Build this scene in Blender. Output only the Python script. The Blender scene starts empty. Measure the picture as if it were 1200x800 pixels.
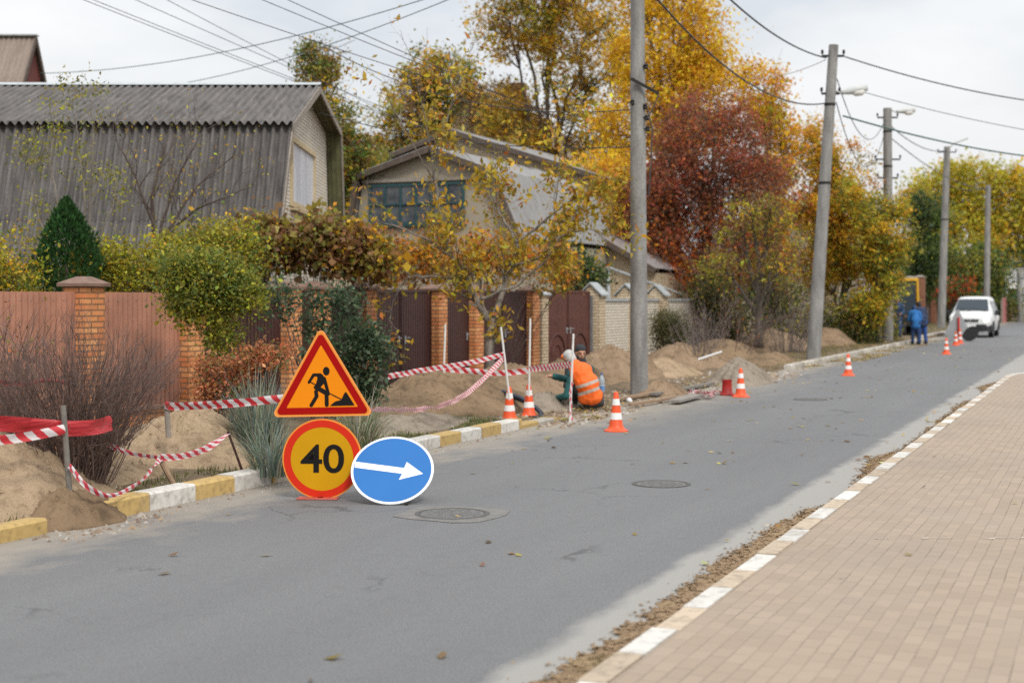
import bpy, bmesh, math, random
import numpy as np
from mathutils import Vector, Matrix, noise

rnd = random.Random(7)
scene = bpy.context.scene
COL = scene.collection
R = math.radians
# ---------------------------------------------------------------- place: X runs along the road, Y to its left, Z up
FPX, EYE = 1667.0, 1.77
DENOISE = False
TH = math.atan(705.0 / FPX)
CT, ST = math.cos(TH), math.sin(TH)
CAMROT = TH - math.pi / 2          # local x = camera right, local y = away from the camera

def V(*a): return Vector(a)
def CL(X, D, Z=0.0):
    return Vector((CT * D + ST * X, ST * D - CT * X, Z))
def W(px, py, z):
    return CL((px - 600) / FPX * z, z, EYE - (py - 350) * z / FPX)
def G(px, py, h=0.0):
    return W(px, py, (EYE - h) * FPX / (py - 350))
def ZT(px, t):
    return t / (ST - CT * (px - 600) / FPX)
def OT(px, py, t):
    return W(px, py, ZT(px, t))
def ST_(px, t):
    p = OT(px, 350, t); return p.x

# ---------------------------------------------------------------- materials
MATS = {}
def _new(name):
    m = bpy.data.materials.new(name); m.use_nodes = True
    nt = m.node_tree
    return m, nt, nt.nodes['Principled BSDF']
def N(nt, typ, **kw):
    n = nt.nodes.new(typ)
    for k, v in kw.items():
        if k in n.inputs: n.inputs[k].default_value = v
        else: setattr(n, k, v)
    return n
def L(nt, a, b): nt.links.new(a, b)
def c4(c): return (c[0], c[1], c[2], 1.0)
def coords(nt, kind='Object'):
    return N(nt, 'ShaderNodeTexCoord').outputs[kind]
def mapped(nt, src, scale):
    m = N(nt, 'ShaderNodeMapping'); m.inputs['Scale'].default_value = scale
    L(nt, src, m.inputs['Vector']); return m.outputs['Vector']
def noise_n(nt, vec, scale, detail=6, rough=.6):
    n = N(nt, 'ShaderNodeTexNoise'); n.inputs['Scale'].default_value = scale
    n.inputs['Detail'].default_value = detail; n.inputs['Roughness'].default_value = rough
    if vec is not None: L(nt, vec, n.inputs['Vector'])
    return n.outputs['Fac']
def ramp(nt, fac, stops):
    r = N(nt, 'ShaderNodeValToRGB'); e = r.color_ramp.elements
    while len(e) < len(stops): e.new(.5)
    for i, (p, c) in enumerate(stops):
        e[i].position = p; e[i].color = c4(c) if not isinstance(c, (int, float)) else (c, c, c, 1)
    L(nt, fac, r.inputs['Fac']); return r.outputs['Color']
def mix(nt, fac, a, b, mode='MIX'):
    m = N(nt, 'ShaderNodeMix', data_type='RGBA', blend_type=mode)
    for inp, v in ((m.inputs[0], fac), (m.inputs[6], a), (m.inputs[7], b)):
        if hasattr(v, 'is_output'): L(nt, v, inp)
        elif isinstance(v, (int, float)): inp.default_value = v
        else: inp.default_value = c4(v)
    return m.outputs[2]
def math_n(nt, op, a, b=None, c=None, clamp=False):
    m = N(nt, 'ShaderNodeMath', operation=op); m.use_clamp = clamp
    for i, v in enumerate((a, b, c)):
        if v is None: continue
        if hasattr(v, 'is_output'): L(nt, v, m.inputs[i])
        else: m.inputs[i].default_value = v
    return m.outputs[0]
def bump(nt, b, h, strength=.3, dist=.02):
    n = N(nt, 'ShaderNodeBump'); n.inputs['Strength'].default_value = strength; n.inputs['Distance'].default_value = dist
    L(nt, h, n.inputs['Height']); L(nt, n.outputs[0], b.inputs['Normal'])

def plain(name, col, rough=.6, var=.15, scale=6, metal=0, bmp=.0, spec=.4):
    if name in MATS: return MATS[name]
    m, nt, b = _new(name)
    v = coords(nt)
    f = noise_n(nt, v, scale, 8)
    f2 = noise_n(nt, v, scale * 9, 4)
    lo = tuple(x * (1 - var) for x in col); hi = tuple(min(1, x * (1 + var)) for x in col)
    c = ramp(nt, f, [(.3, lo), (.7, hi)])
    c = mix(nt, math_n(nt, 'MULTIPLY', f2, var * .8), c, tuple(x * .6 for x in col))
    L(nt, c, b.inputs['Base Color'])
    b.inputs['Roughness'].default_value = rough; b.inputs['Metallic'].default_value = metal
    b.inputs['Specular IOR Level'].default_value = spec
    if bmp: bump(nt, b, f2, bmp, .01)
    MATS[name] = m; return m

def brick_mat(name, c1, c2, mortar, bw=.255, rh=.077, ms=.0095, dirt=.3):
    m, nt, b = _new(name)
    v = coords(nt); s = N(nt, 'ShaderNodeSeparateXYZ'); L(nt, v, s.inputs[0])
    cmb = N(nt, 'ShaderNodeCombineXYZ')
    L(nt, math_n(nt, 'ADD', s.outputs[0], s.outputs[1]), cmb.inputs[0]); L(nt, s.outputs[2], cmb.inputs[1])
    br = N(nt, 'ShaderNodeTexBrick'); br.inputs['Scale'].default_value = 1
    br.inputs['Brick Width'].default_value = bw; br.inputs['Row Height'].default_value = rh
    br.inputs['Mortar Size'].default_value = ms; br.inputs['Mortar Smooth'].default_value = .2
    br.inputs['Color1'].default_value = c4(c1); br.inputs['Color2'].default_value = c4(c2); br.inputs['Mortar'].default_value = c4(mortar)
    L(nt, cmb.outputs[0], br.inputs['Vector'])
    f = noise_n(nt, v, 3.0, 6); f2 = noise_n(nt, v, 45, 4)
    c = mix(nt, math_n(nt, 'MULTIPLY', ramp_f(nt, f, .45, .75), dirt), br.outputs['Color'], tuple(x * .45 for x in c1))
    c = mix(nt, math_n(nt, 'MULTIPLY', f2, .35), c, tuple(min(1, x * 1.5) for x in c2))
    L(nt, c, b.inputs['Base Color']); b.inputs['Roughness'].default_value = .85
    bump(nt, b, math_n(nt, 'ADD', math_n(nt, 'MULTIPLY', br.outputs['Fac'], -1.0), math_n(nt, 'MULTIPLY', f2, .3)), .6, .008)
    return m
def ramp_f(nt, fac, a, b):
    r = N(nt, 'ShaderNodeMapRange'); r.inputs[1].default_value = a; r.inputs[2].default_value = b
    L(nt, fac, r.inputs[0]); return r.outputs[0]

def leaf_mat(name, trans=.3):
    m, nt, b = _new(name)
    a = N(nt, 'ShaderNodeAttribute', attribute_name='Col')
    L(nt, a.outputs['Color'], b.inputs['Base Color']); b.inputs['Roughness'].default_value = .55
    b.inputs['Specular IOR Level'].default_value = .35
    t = N(nt, 'ShaderNodeBsdfTranslucent'); L(nt, a.outputs['Color'], t.inputs['Color'])
    mx = N(nt, 'ShaderNodeMixShader'); mx.inputs[0].default_value = trans
    L(nt, b.outputs[0], mx.inputs[1]); L(nt, t.outputs[0], mx.inputs[2])
    L(nt, mx.outputs[0], nt.nodes['Material Output'].inputs['Surface'])
    return m
def attr_mat(name, rough=.7, var=.2, scale=20, bmp=.2):
    m, nt, b = _new(name)
    a = N(nt, 'ShaderNodeAttribute', attribute_name='Col'); v = coords(nt)
    f = noise_n(nt, v, scale, 8)
    f1 = noise_n(nt, v, scale * .25, 5)
    c = mix(nt, ramp_f(nt, f, .35, .7), a.outputs['Color'], (.0, .0, .0))
    c2 = mix(nt, math_n(nt, 'MULTIPLY', ramp_f(nt, f, .4, .75), var), a.outputs['Color'], c)
    c2 = mix(nt, math_n(nt, 'MULTIPLY', ramp_f(nt, f1, .5, .75), .5), c2, (.22, .18, .13))
    L(nt, c2, b.inputs['Base Color']); b.inputs['Roughness'].default_value = rough
    if bmp: bump(nt, b, f, bmp, .01)
    return m

def bark(name, col, col2, sc=8):
    m, nt, b = _new(name)
    v = mapped(nt, coords(nt), (1, 1, .25))
    f = noise_n(nt, v, sc, 8); 
    f2 = noise_n(nt, coords(nt), sc * 5, 6, .7)
    L(nt, mix(nt, math_n(nt, 'MULTIPLY', ramp_f(nt, f2, .45, .7), .55), ramp(nt, f, [(.3, col), (.7, col2)]), tuple(x * .55 for x in col)), b.inputs['Base Color']); b.inputs['Roughness'].default_value = .9
    bump(nt, b, f, .5, .02); return m

def slate_mat(name, c1, c2, lichen):
    m, nt, b = _new(name)
    v = coords(nt)
    f = noise_n(nt, mapped(nt, v, (9, .7, .7)), 2.0, 8)      # weathering streaks down the slope; their contrast also paints in rib shading
    f2 = noise_n(nt, v, 2.2, 8); f3 = noise_n(nt, v, 30, 5)
    c = ramp(nt, f, [(.3, c1), (.72, c2)])
    c = mix(nt, math_n(nt, 'MULTIPLY', ramp_f(nt, f2, .5, .72), .5), c, lichen)
    c = mix(nt, math_n(nt, 'MULTIPLY', ramp_f(nt, f3, .45, .7), .45), c, tuple(x * .5 for x in c1))
    L(nt, c, b.inputs['Base Color']); b.inputs['Roughness'].default_value = .9
    bump(nt, b, f3, .35, .01); return m

# ---------------------------------------------------------------- mesh builder
class MB:
    def __init__(s): s.v = []; s.f = []; s.c = []; s.uv = []; s.m = []; s.cur = (1, 1, 1); s.mi = 0
    def add(s, vs, fs, uv=None):
        o = len(s.v); s.v += [tuple(p) for p in vs]
        for f in fs:
            s.f.append(tuple(i + o for i in f)); s.c.append(s.cur); s.m.append(s.mi)
            if uv is not None: s.uv += [uv[i] for i in f]
        return s
    def box(s, c, d, M=None):
        x, y, z = (k / 2 for k in d)
        vs = [Vector((a * x, b * y, e * z)) for e in (-1, 1) for b in (-1, 1) for a in (-1, 1)]
        if M is not None: vs = [M @ p for p in vs]
        vs = [p + Vector(c) for p in vs]
        return s.add(vs, [(0, 2, 3, 1), (4, 5, 7, 6), (0, 1, 5, 4), (2, 6, 7, 3), (0, 4, 6, 2), (1, 3, 7, 5)])
    def bar(s, a, b, w, h, up=(0, 0, 1)):
        a = Vector(a); b = Vector(b); d = (b - a); l = d.length; d.normalize()
        u = Vector(up); sd = d.cross(u)
        if sd.length < 1e-4: sd = d.cross(Vector((1, 0, 0)))
        sd.normalize(); u = sd.cross(d)
        M = Matrix((d, sd, u)).transposed()
        return s.box((a + b) / 2, (l, w, h), M)
    def tube(s, pts, rad, n=6, cap=True):
        pts = [Vector(p) for p in pts]; k = len(pts)
        if isinstance(rad, (int, float)): rad = [rad] * k
        vs = []; fr = None
        for i in range(k):
            d = (pts[min(i + 1, k - 1)] - pts[max(i - 1, 0)])
            if d.length < 1e-9: d = Vector((0, 0, 1))
            d.normalize()
            if fr is None:
                fr = d.orthogonal().normalized()
            else:
                fr = (fr - d * fr.dot(d))
                fr = fr.normalized() if fr.length > 1e-6 else d.orthogonal().normalized()
            q = d.cross(fr)
            for j in range(n):
                a = 2 * math.pi * j / n
                vs.append(pts[i] + (fr * math.cos(a) + q * math.sin(a)) * rad[i])
        fs = [(i * n + j, i * n + (j + 1) % n, (i + 1) * n + (j + 1) % n, (i + 1) * n + j) for i in range(k - 1) for j in range(n)]
        if cap: fs += [tuple(range(n - 1, -1, -1)), tuple((k - 1) * n + j for j in range(n))]
        return s.add(vs, fs)
    def lathe(s, prof, n=24, o=(0, 0, 0), M=None, closed=True):
        vs = []
        for (r, z) in prof:
            for j in range(n):
                a = 2 * math.pi * j / n
                p = Vector((r * math.cos(a), r * math.sin(a), z))
                if M is not None: p = M @ p
                vs.append(p + Vector(o))
        k = len(prof)
        fs = [(i * n + j, i * n + (j + 1) % n, (i + 1) * n + (j + 1) % n, (i + 1) * n + j) for i in range(k - 1) for j in range(n)]
        if closed: fs += [tuple(range(n - 1, -1, -1)), tuple((k - 1) * n + j for j in range(n))]
        return s.add(vs, fs)
    def prism(s, poly, fn0, fn1):
        """poly of 2D points; fn0/fn1 map a point to the front / back 3D position"""
        n = len(poly)
        vs = [fn0(p) for p in poly] + [fn1(p) for p in poly]
        fs = [tuple(range(n)), tuple(range(2 * n - 1, n - 1, -1))] + [(i, i + n, (i + 1) % n + n, (i + 1) % n) for i in range(n)]
        return s.add(vs, fs)
    def ring(s, outer, inner, fn):
        n = len(outer)
        vs = [fn(p) for p in outer] + [fn(p) for p in inner]
        return s.add(vs, [(i, (i + 1) % n, (i + 1) % n + n, i + n) for i in range(n)])
    def build(s, name, mat, parent=None, loc=None, rz=None, smooth=False, bevel=0, color=False, auto=None):
        me = bpy.data.meshes.new(name); me.from_pydata(s.v, [], s.f)
        for mm in (mat if isinstance(mat, (list, tuple)) else [mat]): me.materials.append(mm)
        if any(s.m): me.polygons.foreach_set('material_index', s.m)
        if color:
            a = me.color_attributes.new('Col', 'FLOAT_COLOR', 'CORNER')
            buf = []
            for f, c in zip(s.f, s.c): buf += [c[0], c[1], c[2], 1.0] * len(f)
            a.data.foreach_set('color', buf)
        if s.uv:
            u = me.uv_layers.new(name='UVMap'); u.data.foreach_set('uv', [k for p in s.uv for k in p])
        bm = bmesh.new(); bm.from_mesh(me); bmesh.ops.recalc_face_normals(bm, faces=bm.faces); bm.to_mesh(me); bm.free()
        if smooth: me.polygons.foreach_set('use_smooth', [True] * len(me.polygons))
        o = bpy.data.objects.new(name, me); COL.objects.link(o)
        if parent is not None: o.parent = parent
        if loc is not None: o.location = loc
        if rz is not None: o.rotation_euler = (0, 0, rz)
        if bevel:
            b = o.modifiers.new('bevel', 'BEVEL'); b.width = bevel; b.segments = 2; b.limit_method = 'ANGLE'; b.angle_limit = R(40)
        if auto:
            me.polygons.foreach_set('use_smooth', [True] * len(me.polygons)); me.set_sharp_from_angle(angle=R(auto))
        return o

def np_mesh(name, verts, quads, cols, mat, parent=None, loc=None):
    me = bpy.data.meshes.new(name)
    nv, nf = len(verts), len(quads); k = quads.shape[1]
    me.vertices.add(nv); me.vertices.foreach_set('co', np.asarray(verts, 'f').ravel())
    me.loops.add(nf * k); me.loops.foreach_set('vertex_index', np.asarray(quads, 'i').ravel())
    me.polygons.add(nf); me.polygons.foreach_set('loop_start', np.arange(0, nf * k, k, dtype='i'))
    me.update(calc_edges=True)
    if cols is not None:
        a = me.color_attributes.new('Col', 'FLOAT_COLOR', 'POINT')
        a.data.foreach_set('color', np.concatenate([cols, np.ones((nv, 1))], 1).astype('f').ravel())
    me.materials.append(mat); me.validate()
    o = bpy.data.objects.new(name, me); COL.objects.link(o)
    if parent is not None: o.parent = parent
    if loc is not None: o.location = loc
    return o

def thing(name, label, cat, loc=(0, 0, 0), rz=0.0, group=None):
    o = bpy.data.objects.new(name, None); COL.objects.link(o); o.empty_display_size = .2
    o.location = loc; o.rotation_euler = (0, 0, rz); o['label'] = label; o['category'] = cat
    if group: o['group'] = group
    return o
def tag(o, label, cat, group=None, kind=None):
    if label: o['label'] = label
    if cat: o['category'] = cat
    if group: o['group'] = group
    if kind: o['kind'] = kind
    return o
def struct(o, label=None):
    o['kind'] = 'structure'
    if label: o['label'] = label; o['category'] = o.name.split('.')[0].replace('_', ' ')
    return o
def copy_tree(o, parent=None):
    c = o.copy(); COL.objects.link(c)
    if parent is not None: c.parent = parent
    for ch in [x for x in bpy.data.objects if x.parent == o]: copy_tree(ch, c)
    return c

# ---------------------------------------------------------------- foliage
LEAF = leaf_mat('leaf', .45)
LEAFT = leaf_mat('thin_leaf', .4)
def leaf_arrays(pos, size, cols, rng, ratio=.5, up=.3, droop=0.0):
    n = len(pos)
    d = rng.normal(size=(n, 3)); d[:, 2] -= droop; d /= np.linalg.norm(d, axis=1)[:, None]
    q = rng.normal(size=(n, 3)); q[:, 2] += up * 2
    sd = np.cross(d, q); sd /= (np.linalg.norm(sd, axis=1)[:, None] + 1e-9)
    nr = np.cross(sd, d)
    size = np.asarray(size)[:, None]
    a = pos - d * size * .5; b = pos + d * size * .5
    m1 = pos + sd * size * ratio * .5 + nr * size * .08 - d * size * .05; m2 = pos - sd * size * ratio * .5 + nr * size * .08 - d * size * .05
    v = np.stack([a, m1, b, m2], 1).reshape(-1, 3)
    f = np.arange(n * 4).reshape(n, 4)
    return v, f, np.repeat(cols, 4, 0)
def leaf_obj(name, pos, size, cols, rng, parent=None, loc=None, mat=None, **kw):
    v, f, c = leaf_arrays(np.asarray(pos), size, np.asarray(cols), rng, **kw)
    return np_mesh(name, v, f, c, mat or LEAF, parent, loc)
def pick(rng, pal, wts, n):
    pal = np.array(pal); w = np.array(wts, float); w /= w.sum()
    return pal[rng.choice(len(pal), n, p=w)]
def varied(rng, c, amt=.25):
    n = len(c); k = np.exp(rng.normal(0, amt, (n, 1))); h = np.exp(rng.normal(0, amt * .35, (n, 3)))
    return np.clip(c * k * h, .004, .9)

def grow(rng, p, d, Ln, r, lev, maxlev, segs, tips, up=.06, wig=.22, nch=(3, 5), spread=.75, ratio=.62, rr=.6):
    n = max(3, int(4 + (maxlev - lev)))
    pts = [Vector(p)]; d = Vector(d).normalized(); cur = Vector(p); rads = [r]
    dirs = []
    for i in range(n):
        d = (d + Vector(rng.normal(0, wig / 2, 3)) + Vector((0, 0, up))).normalized()
        cur = cur + d * (Ln / n); pts.append(cur.copy()); rads.append(r * (1 - (i + 1) / n * .65)); dirs.append(d.copy())
    segs.append((pts, rads, lev))
    if lev >= maxlev:
        tips += [(pts[-1], dirs[-1]), (pts[len(pts) // 2], dirs[-1])]; return
    k = rng.integers(nch[0], nch[1] + 1)
    for j in range(k):
        i = min(n, max(1, int(n * (0.35 + .65 * (j + rng.random() * .6) / k))))
        ax = Vector(rng.normal(size=3)); dd = dirs[i - 1]
        pr = (ax - dd * ax.dot(dd)).normalized()
        nd = (dd + pr * spread * (0.6 + rng.random() * .7)).normalized()
        grow(rng, pts[i], nd, Ln * ratio * (.75 + rng.random() * .5), max(.0025, rads[i] * rr), lev + 1, maxlev, segs, tips, up, wig, nch, spread, ratio, rr)
def segs_mesh(mb, segs, n0=7):
    for pts, rads, lev in segs: mb.tube(pts, rads, max(3, n0 - 2 * lev), cap=False)

def fork(a, b, bend, rng, n=5):
    a = Vector(a); b = Vector(b); m = (a + b) / 2 + Vector(bend)
    out = []
    for i in range(n + 1):
        t = i / n; p = a * (1 - t) ** 2 + m * 2 * t * (1 - t) + b * t * t
        if 0 < i < n: p += Vector(rng.normal(0, (b - a).length * .02, 3))
        out.append(p)
    return out

def crown_tree(name, label, z, base_px, ells, nclump, nleaf, lsize, pal, wts, trunk_r=.14, sig=.38, seed=1, group=None, bark_m=None,
               shell=.35, cat='tree', amt=.22, base_h=0.05, limbs=9, droop=.2, twig=True, ratio=.55, tone=None):
    rng = np.random.default_rng(seed); lsize *= 1.18; nleaf = int(nleaf * 1.45)
    base = W(base_px, 350, z); base.z = base_h
    # clump centres spread through the crown's volume
    areas = np.array([e[2] * e[3] for e in ells], float); areas /= areas.sum()
    cl = []
    k = z / FPX
    while len(cl) < nclump:
        e = ells[rng.choice(len(ells), p=areas)]
        v = rng.normal(size=3); v /= np.linalg.norm(v); rr = shell + (1 - shell) * rng.random() ** .6
        v *= rr * (0.85 + .3 * noise.noise(Vector(v * 2.3 + seed * 3.1)))
        c = W(e[0] + v[0] * e[2], e[1] - v[2] * e[3], z) + CL(0, v[1] * e[2] * k * .9) - Vector((0, 0, 0))
        if noise.noise(c * .7 + Vector((seed, 0, 0))) < -.28: continue
        if c.z < .4: continue
        cl.append(c)
    C = np.array([tuple(c) for c in cl])
    root = thing(name, label, cat, base, 0, group)
    b = np.array(tuple(base))
    top = C[:, 2].max(); low = np.percentile(C[:, 2], 10)
    ctr = C.mean(0)
    mb = MB()
    th = b[2] + (top - b[2]) * .72
    tp = []
    for i in range(9):
        t = i / 8; p = b * (1 - t) + np.array([b[0] * .35 + ctr[0] * .65, b[1] * .35 + ctr[1] * .65, th]) * t
        p = p + rng.normal(0, .05, 3) * (i > 0) * np.array([1, 1, 0]) * (top - b[2]) * .12
        tp.append(Vector(p - b))
    mb.tube(tp, [trunk_r * (1.25 if i == 0 else 1) * (1 - .8 * i / 8) for i in range(9)], 8)
    # limbs
    cen = C[rng.choice(len(C), limbs, replace=False)]
    for _ in range(6):
        idx = ((C[:, None] - cen[None]) ** 2).sum(2).argmin(1)
        for j in range(limbs):
            if (idx == j).any(): cen[j] = C[idx == j].mean(0)
    for j in range(limbs):
        mem = C[idx == j]
        if not len(mem): continue
        tgt = Vector(cen[j] - b); hz = tgt.z * (.42 + .2 * rng.random())
        i = min(7, max(1, int(hz / max(.1, th - b[2]) * 8)))
        lp = fork(tp[i], tgt, (0, 0, .12 * tgt.z), rng, 7)
        mb.tube(lp, [trunk_r * .5 * (1 - .75 * q / 7) for q in range(8)], 6, cap=False)
        for m_ in mem:
            q = Vector(m_ - b); si = min(range(2, 8), key=lambda ii: (lp[ii] - q).length + .12 * ii)
            mb.tube(fork(lp[max(1, si - 1)], q, (0, 0, .05), rng, 3), [trunk_r * .16, trunk_r * .11, trunk_r * .08, .006], 3, cap=False)
            if twig:
                for _ in range(3):
                    mb.tube([q, q + Vector(rng.normal(0, sig * .9, 3)) + Vector((0, 0, sig * .4))], [.009, .004], 3, cap=False)
    mb.build('trunk', bark_m or BARK, root, smooth=True)
    # leaves
    cnt = np.maximum(4, (nleaf * np.exp(rng.normal(0, .45, len(C)))).astype(int))
    P = np.repeat(C - b, cnt, 0)
    P = P + rng.normal(0, 1, P.shape) * np.repeat(sig * (.5 + .65 * rng.random(len(C))), cnt)[:, None] * np.array([1, 1, .8])
    ccol = pick(rng, pal, wts, len(C)); lcol = pick(rng, pal, wts, len(P))
    mixf = (rng.random((len(P), 1)) < .3)
    cols = np.where(mixf, lcol, np.repeat(ccol, cnt, 0))
    if tone is not None: cols = tone(P + b, cols, rng)
    cols = varied(rng, cols * 1.4, amt)
    leaf_obj('crown', P, lsize * np.clip(np.exp(rng.normal(-.05, .38, len(P))), .4, 2.2), cols, rng, root, droop=droop, ratio=ratio)
    return root

def bush(name, label, ells, z, nclump, nleaf, lsize, pal, wts, sig=.14, seed=1, cat='bush', group=None, base_h=.1, stems=True, depth=None, shell=.35, amt=.25, ratio=.6, stem_m=None, droop=.1, stem_r=.012):
    rng = np.random.default_rng(seed); k = z / FPX
    cx = sum(e[0] for e in ells) / len(ells)
    base = W(cx, 350, z); base.z = base_h
    areas = np.array([e[2] * e[3] for e in ells], float); areas /= areas.sum(); cl = []
    tries = 0
    while len(cl) < nclump:
        tries += 1
        e = ells[rng.choice(len(ells), p=areas)]
        v = rng.normal(size=3); v /= np.linalg.norm(v); v *= shell + (1 - shell) * rng.random() ** .6
        dd = depth if depth is not None else e[2] * k * .8
        c = W(e[0] + v[0] * e[2], e[1] - v[2] * e[3], z) + CL(0, v[1] * dd)
        if tries < nclump * 6 and noise.noise(c * 1.7 + Vector((seed, 0, 0))) < -.25: continue
        c.z = max(c.z, base_h + .05); cl.append(c)
    C = np.array([tuple(c) for c in cl]); b = np.array(tuple(base))
    root = thing(name, label, cat, base, 0, group)
    if stems:
        mb = MB()
        for c in C[::2]:
            q = Vector(c - b); a = Vector((q.x * .35 + rng.normal(0, .05), q.y * .35 + rng.normal(0, .05), 0))
            mb.tube(fork(a, q, (0, 0, .1 * q.z), rng, 4), [stem_r, stem_r * .8, stem_r * .7, stem_r * .5, stem_r * .3], 3, cap=False)
        mb.build('stems', stem_m or TWIG, root)
    cnt = np.maximum(3, (nleaf * np.exp(rng.normal(0, .4, len(C)))).astype(int))
    P = np.repeat(C - b, cnt, 0) + rng.normal(0, sig, (cnt.sum(), 3))
    P[:, 2] = np.maximum(P[:, 2], .01)
    cols = np.where(rng.random((len(P), 1)) < .35, pick(rng, pal, wts, len(P)), np.repeat(pick(rng, pal, wts, len(C)), cnt, 0))
    leaf_obj('foliage', P, lsize * np.clip(np.exp(rng.normal(-.05, .38, len(P))), .4, 2.2), varied(rng, cols * 1.3, amt), rng, root, ratio=ratio, droop=droop)
    return root

BARK = bark('bark', (.05, .04, .032), (.17, .14, .115))
BARKL = bark('pale_bark', (.1, .085, .07), (.3, .26, .22))
TWIG = bark('twig_bark', (.045, .03, .026), (.13, .095, .08), 20)

# ---------------------------------------------------------------- voxel-joined figures
def cap_prim(bm, a, b, ra, rb, n=12):
    a = Vector(a); b = Vector(b); d = b - a
    l = d.length; d = d.normalized() if l > 1e-6 else Vector((0, 0, 1))
    u = d.orthogonal().normalized(); w = d.cross(u); rings = []
    prof = [(-ra * math.cos(R(90 * i / 4)), ra * math.sin(R(90 * i / 4))) for i in range(0, 5)] + [(l + rb * math.sin(R(90 * i / 4)), rb * math.cos(R(90 * i / 4))) for i in range(0, 5)]
    vs = []
    for (h, r) in prof:
        r = max(r, 1e-4)
        vs.append([bm.verts.new(a + d * h + (u * math.cos(2 * math.pi * j / n) + w * math.sin(2 * math.pi * j / n)) * r) for j in range(n)])
    for i in range(len(vs) - 1):
        for j in range(n): bm.faces.new((vs[i][j], vs[i][(j + 1) % n], vs[i + 1][(j + 1) % n], vs[i + 1][j]))
    bm.faces.new(vs[0][::-1]); bm.faces.new(vs[-1])
def ell_prim(bm, c, rad, M=None):
    r = bmesh.ops.create_icosphere(bm, subdivisions=3, radius=1)
    T = Matrix.Translation(Vector(c)) @ (M.to_4x4() if M is not None else Matrix.Identity(4)) @ Matrix.Diagonal((rad[0], rad[1], rad[2], 1))
    bmesh.ops.transform(bm, matrix=T, verts=r['verts'])
def blob(name, prims, mat, parent, voxel=.012, smooth=4, wrinkle=0.0, wscale=9):
    bm = bmesh.new()
    for p in prims:
        if p[0] == 'c': cap_prim(bm, *p[1:])
        else: ell_prim(bm, *p[1:])
    me = bpy.data.meshes.new('tmp'); bm.to_mesh(me); bm.free()
    o = bpy.data.objects.new('tmp', me); COL.objects.link(o)
    m = o.modifiers.new('r', 'REMESH'); m.mode = 'VOXEL'; m.voxel_size = voxel
    if smooth: s = o.modifiers.new('s', 'SMOOTH'); s.iterations = smooth; s.factor = .5
    dg = bpy.context.evaluated_depsgraph_get(); dg.update()
    out = bpy.data.meshes.new_from_object(o.evaluated_get(dg))
    bpy.data.objects.remove(o); bpy.data.meshes.remove(me)
    if wrinkle:
        nv = [v.normal.copy() for v in out.vertices]
        for v, nn in zip(out.vertices, nv):
            f = noise.noise(v.co * wscale) + .5 * noise.noise(v.co * wscale * 2.3)
            v.co += nn * f * wrinkle
    out.name = name
    out.materials.clear(); out.materials.append(mat)
    out.polygons.foreach_set('use_smooth', [True] * len(out.polygons))
    r = bpy.data.objects.new(name, out); COL.objects.link(r); r.parent = parent
    return r
# ================================================================ light, sky, camera
SUN_EL, SUN_AZ = R(46), R(228)       # azimuth of the sun measured in the road frame (behind the camera, to its right)
w = bpy.data.worlds.new('World'); scene.world = w; w.use_nodes = True
nt = w.node_tree; bg = nt.nodes['Background']; out = nt.nodes['World Output']
sky = N(nt, 'ShaderNodeTexSky', sky_type='NISHITA'); sky.sun_disc = False
sky.sun_elevation = SUN_EL; sky.sun_rotation = math.pi / 2 - SUN_AZ; sky.dust_density = 3
L(nt, sky.outputs[0], bg.inputs[0]); bg.inputs[1].default_value = .06
tc = N(nt, 'ShaderNodeTexCoord'); sep = N(nt, 'ShaderNodeSeparateXYZ'); L(nt, tc.outputs['Generated'], sep.inputs[0])
zc = math_n(nt, 'MAXIMUM', sep.outputs[2], 0.0)
cie = math_n(nt, 'MULTIPLY_ADD', zc, 1.12, .87)          # overcast: brighter towards the zenith
cv = mapped(nt, tc.outputs['Generated'], (1, 1, 2.6))
n1 = noise_n(nt, cv, 3.2, 7, .55); n2 = noise_n(nt, cv, 1.3, 3, .5)
cl = ramp(nt, math_n(nt, 'ADD', math_n(nt, 'MULTIPLY', n1, .6), math_n(nt, 'MULTIPLY', n2, .4)), [(.40, (.70, .745, .80)), (.48, (.86, .885, .905)), (.57, (.955, .965, .975))])
cc = mix(nt, 1.0, cl, (1, 1, 1), 'MULTIPLY')
bg2 = N(nt, 'ShaderNodeBackground'); L(nt, cc, bg2.inputs[0]); L(nt, cie, bg2.inputs[1])
mx = N(nt, 'ShaderNodeMixShader'); mx.inputs[0].default_value = .94
L(nt, bg.outputs[0], mx.inputs[1]); L(nt, bg2.outputs[0], mx.inputs[2]); L(nt, mx.outputs[0], out.inputs[0])

sd = bpy.data.lights.new('sun', 'SUN'); sd.energy = 2.3; sd.angle = R(12); sd.color = (1, .95, .87)
so = bpy.data.objects.new('sun', sd); COL.objects.link(so)
dirv = Vector((math.cos(SUN_AZ) * math.cos(SUN_EL), math.sin(SUN_AZ) * math.cos(SUN_EL), math.sin(SUN_EL)))
so.rotation_euler = dirv.to_track_quat('Z', 'Y').to_euler(); so.location = dirv * 60

cd = bpy.data.cameras.new('camera'); cam = bpy.data.objects.new('camera', cd); COL.objects.link(cam)
cd.sensor_width = 36; cd.lens = 36 * FPX / 1200; cd.shift_y = -50 / 1200; cd.clip_end = 3000; cd.clip_start = .1
cam.location = (0, 0, EYE); cam.rotation_euler = (math.pi / 2, 0, TH - math.pi / 2)
cd.dof.use_dof = True; cd.dof.focus_distance = 13.5; cd.dof.aperture_fstop = 1.7
scene.camera = cam
scene.view_settings.view_transform = 'Standard'; scene.view_settings.look = 'None'; scene.view_settings.exposure = 0
scene.render.engine = 'CYCLES'; scene.cycles.max_bounces = 4; scene.cycles.use_denoising = DENOISE
scene.cycles.transparent_max_bounces = 8

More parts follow.
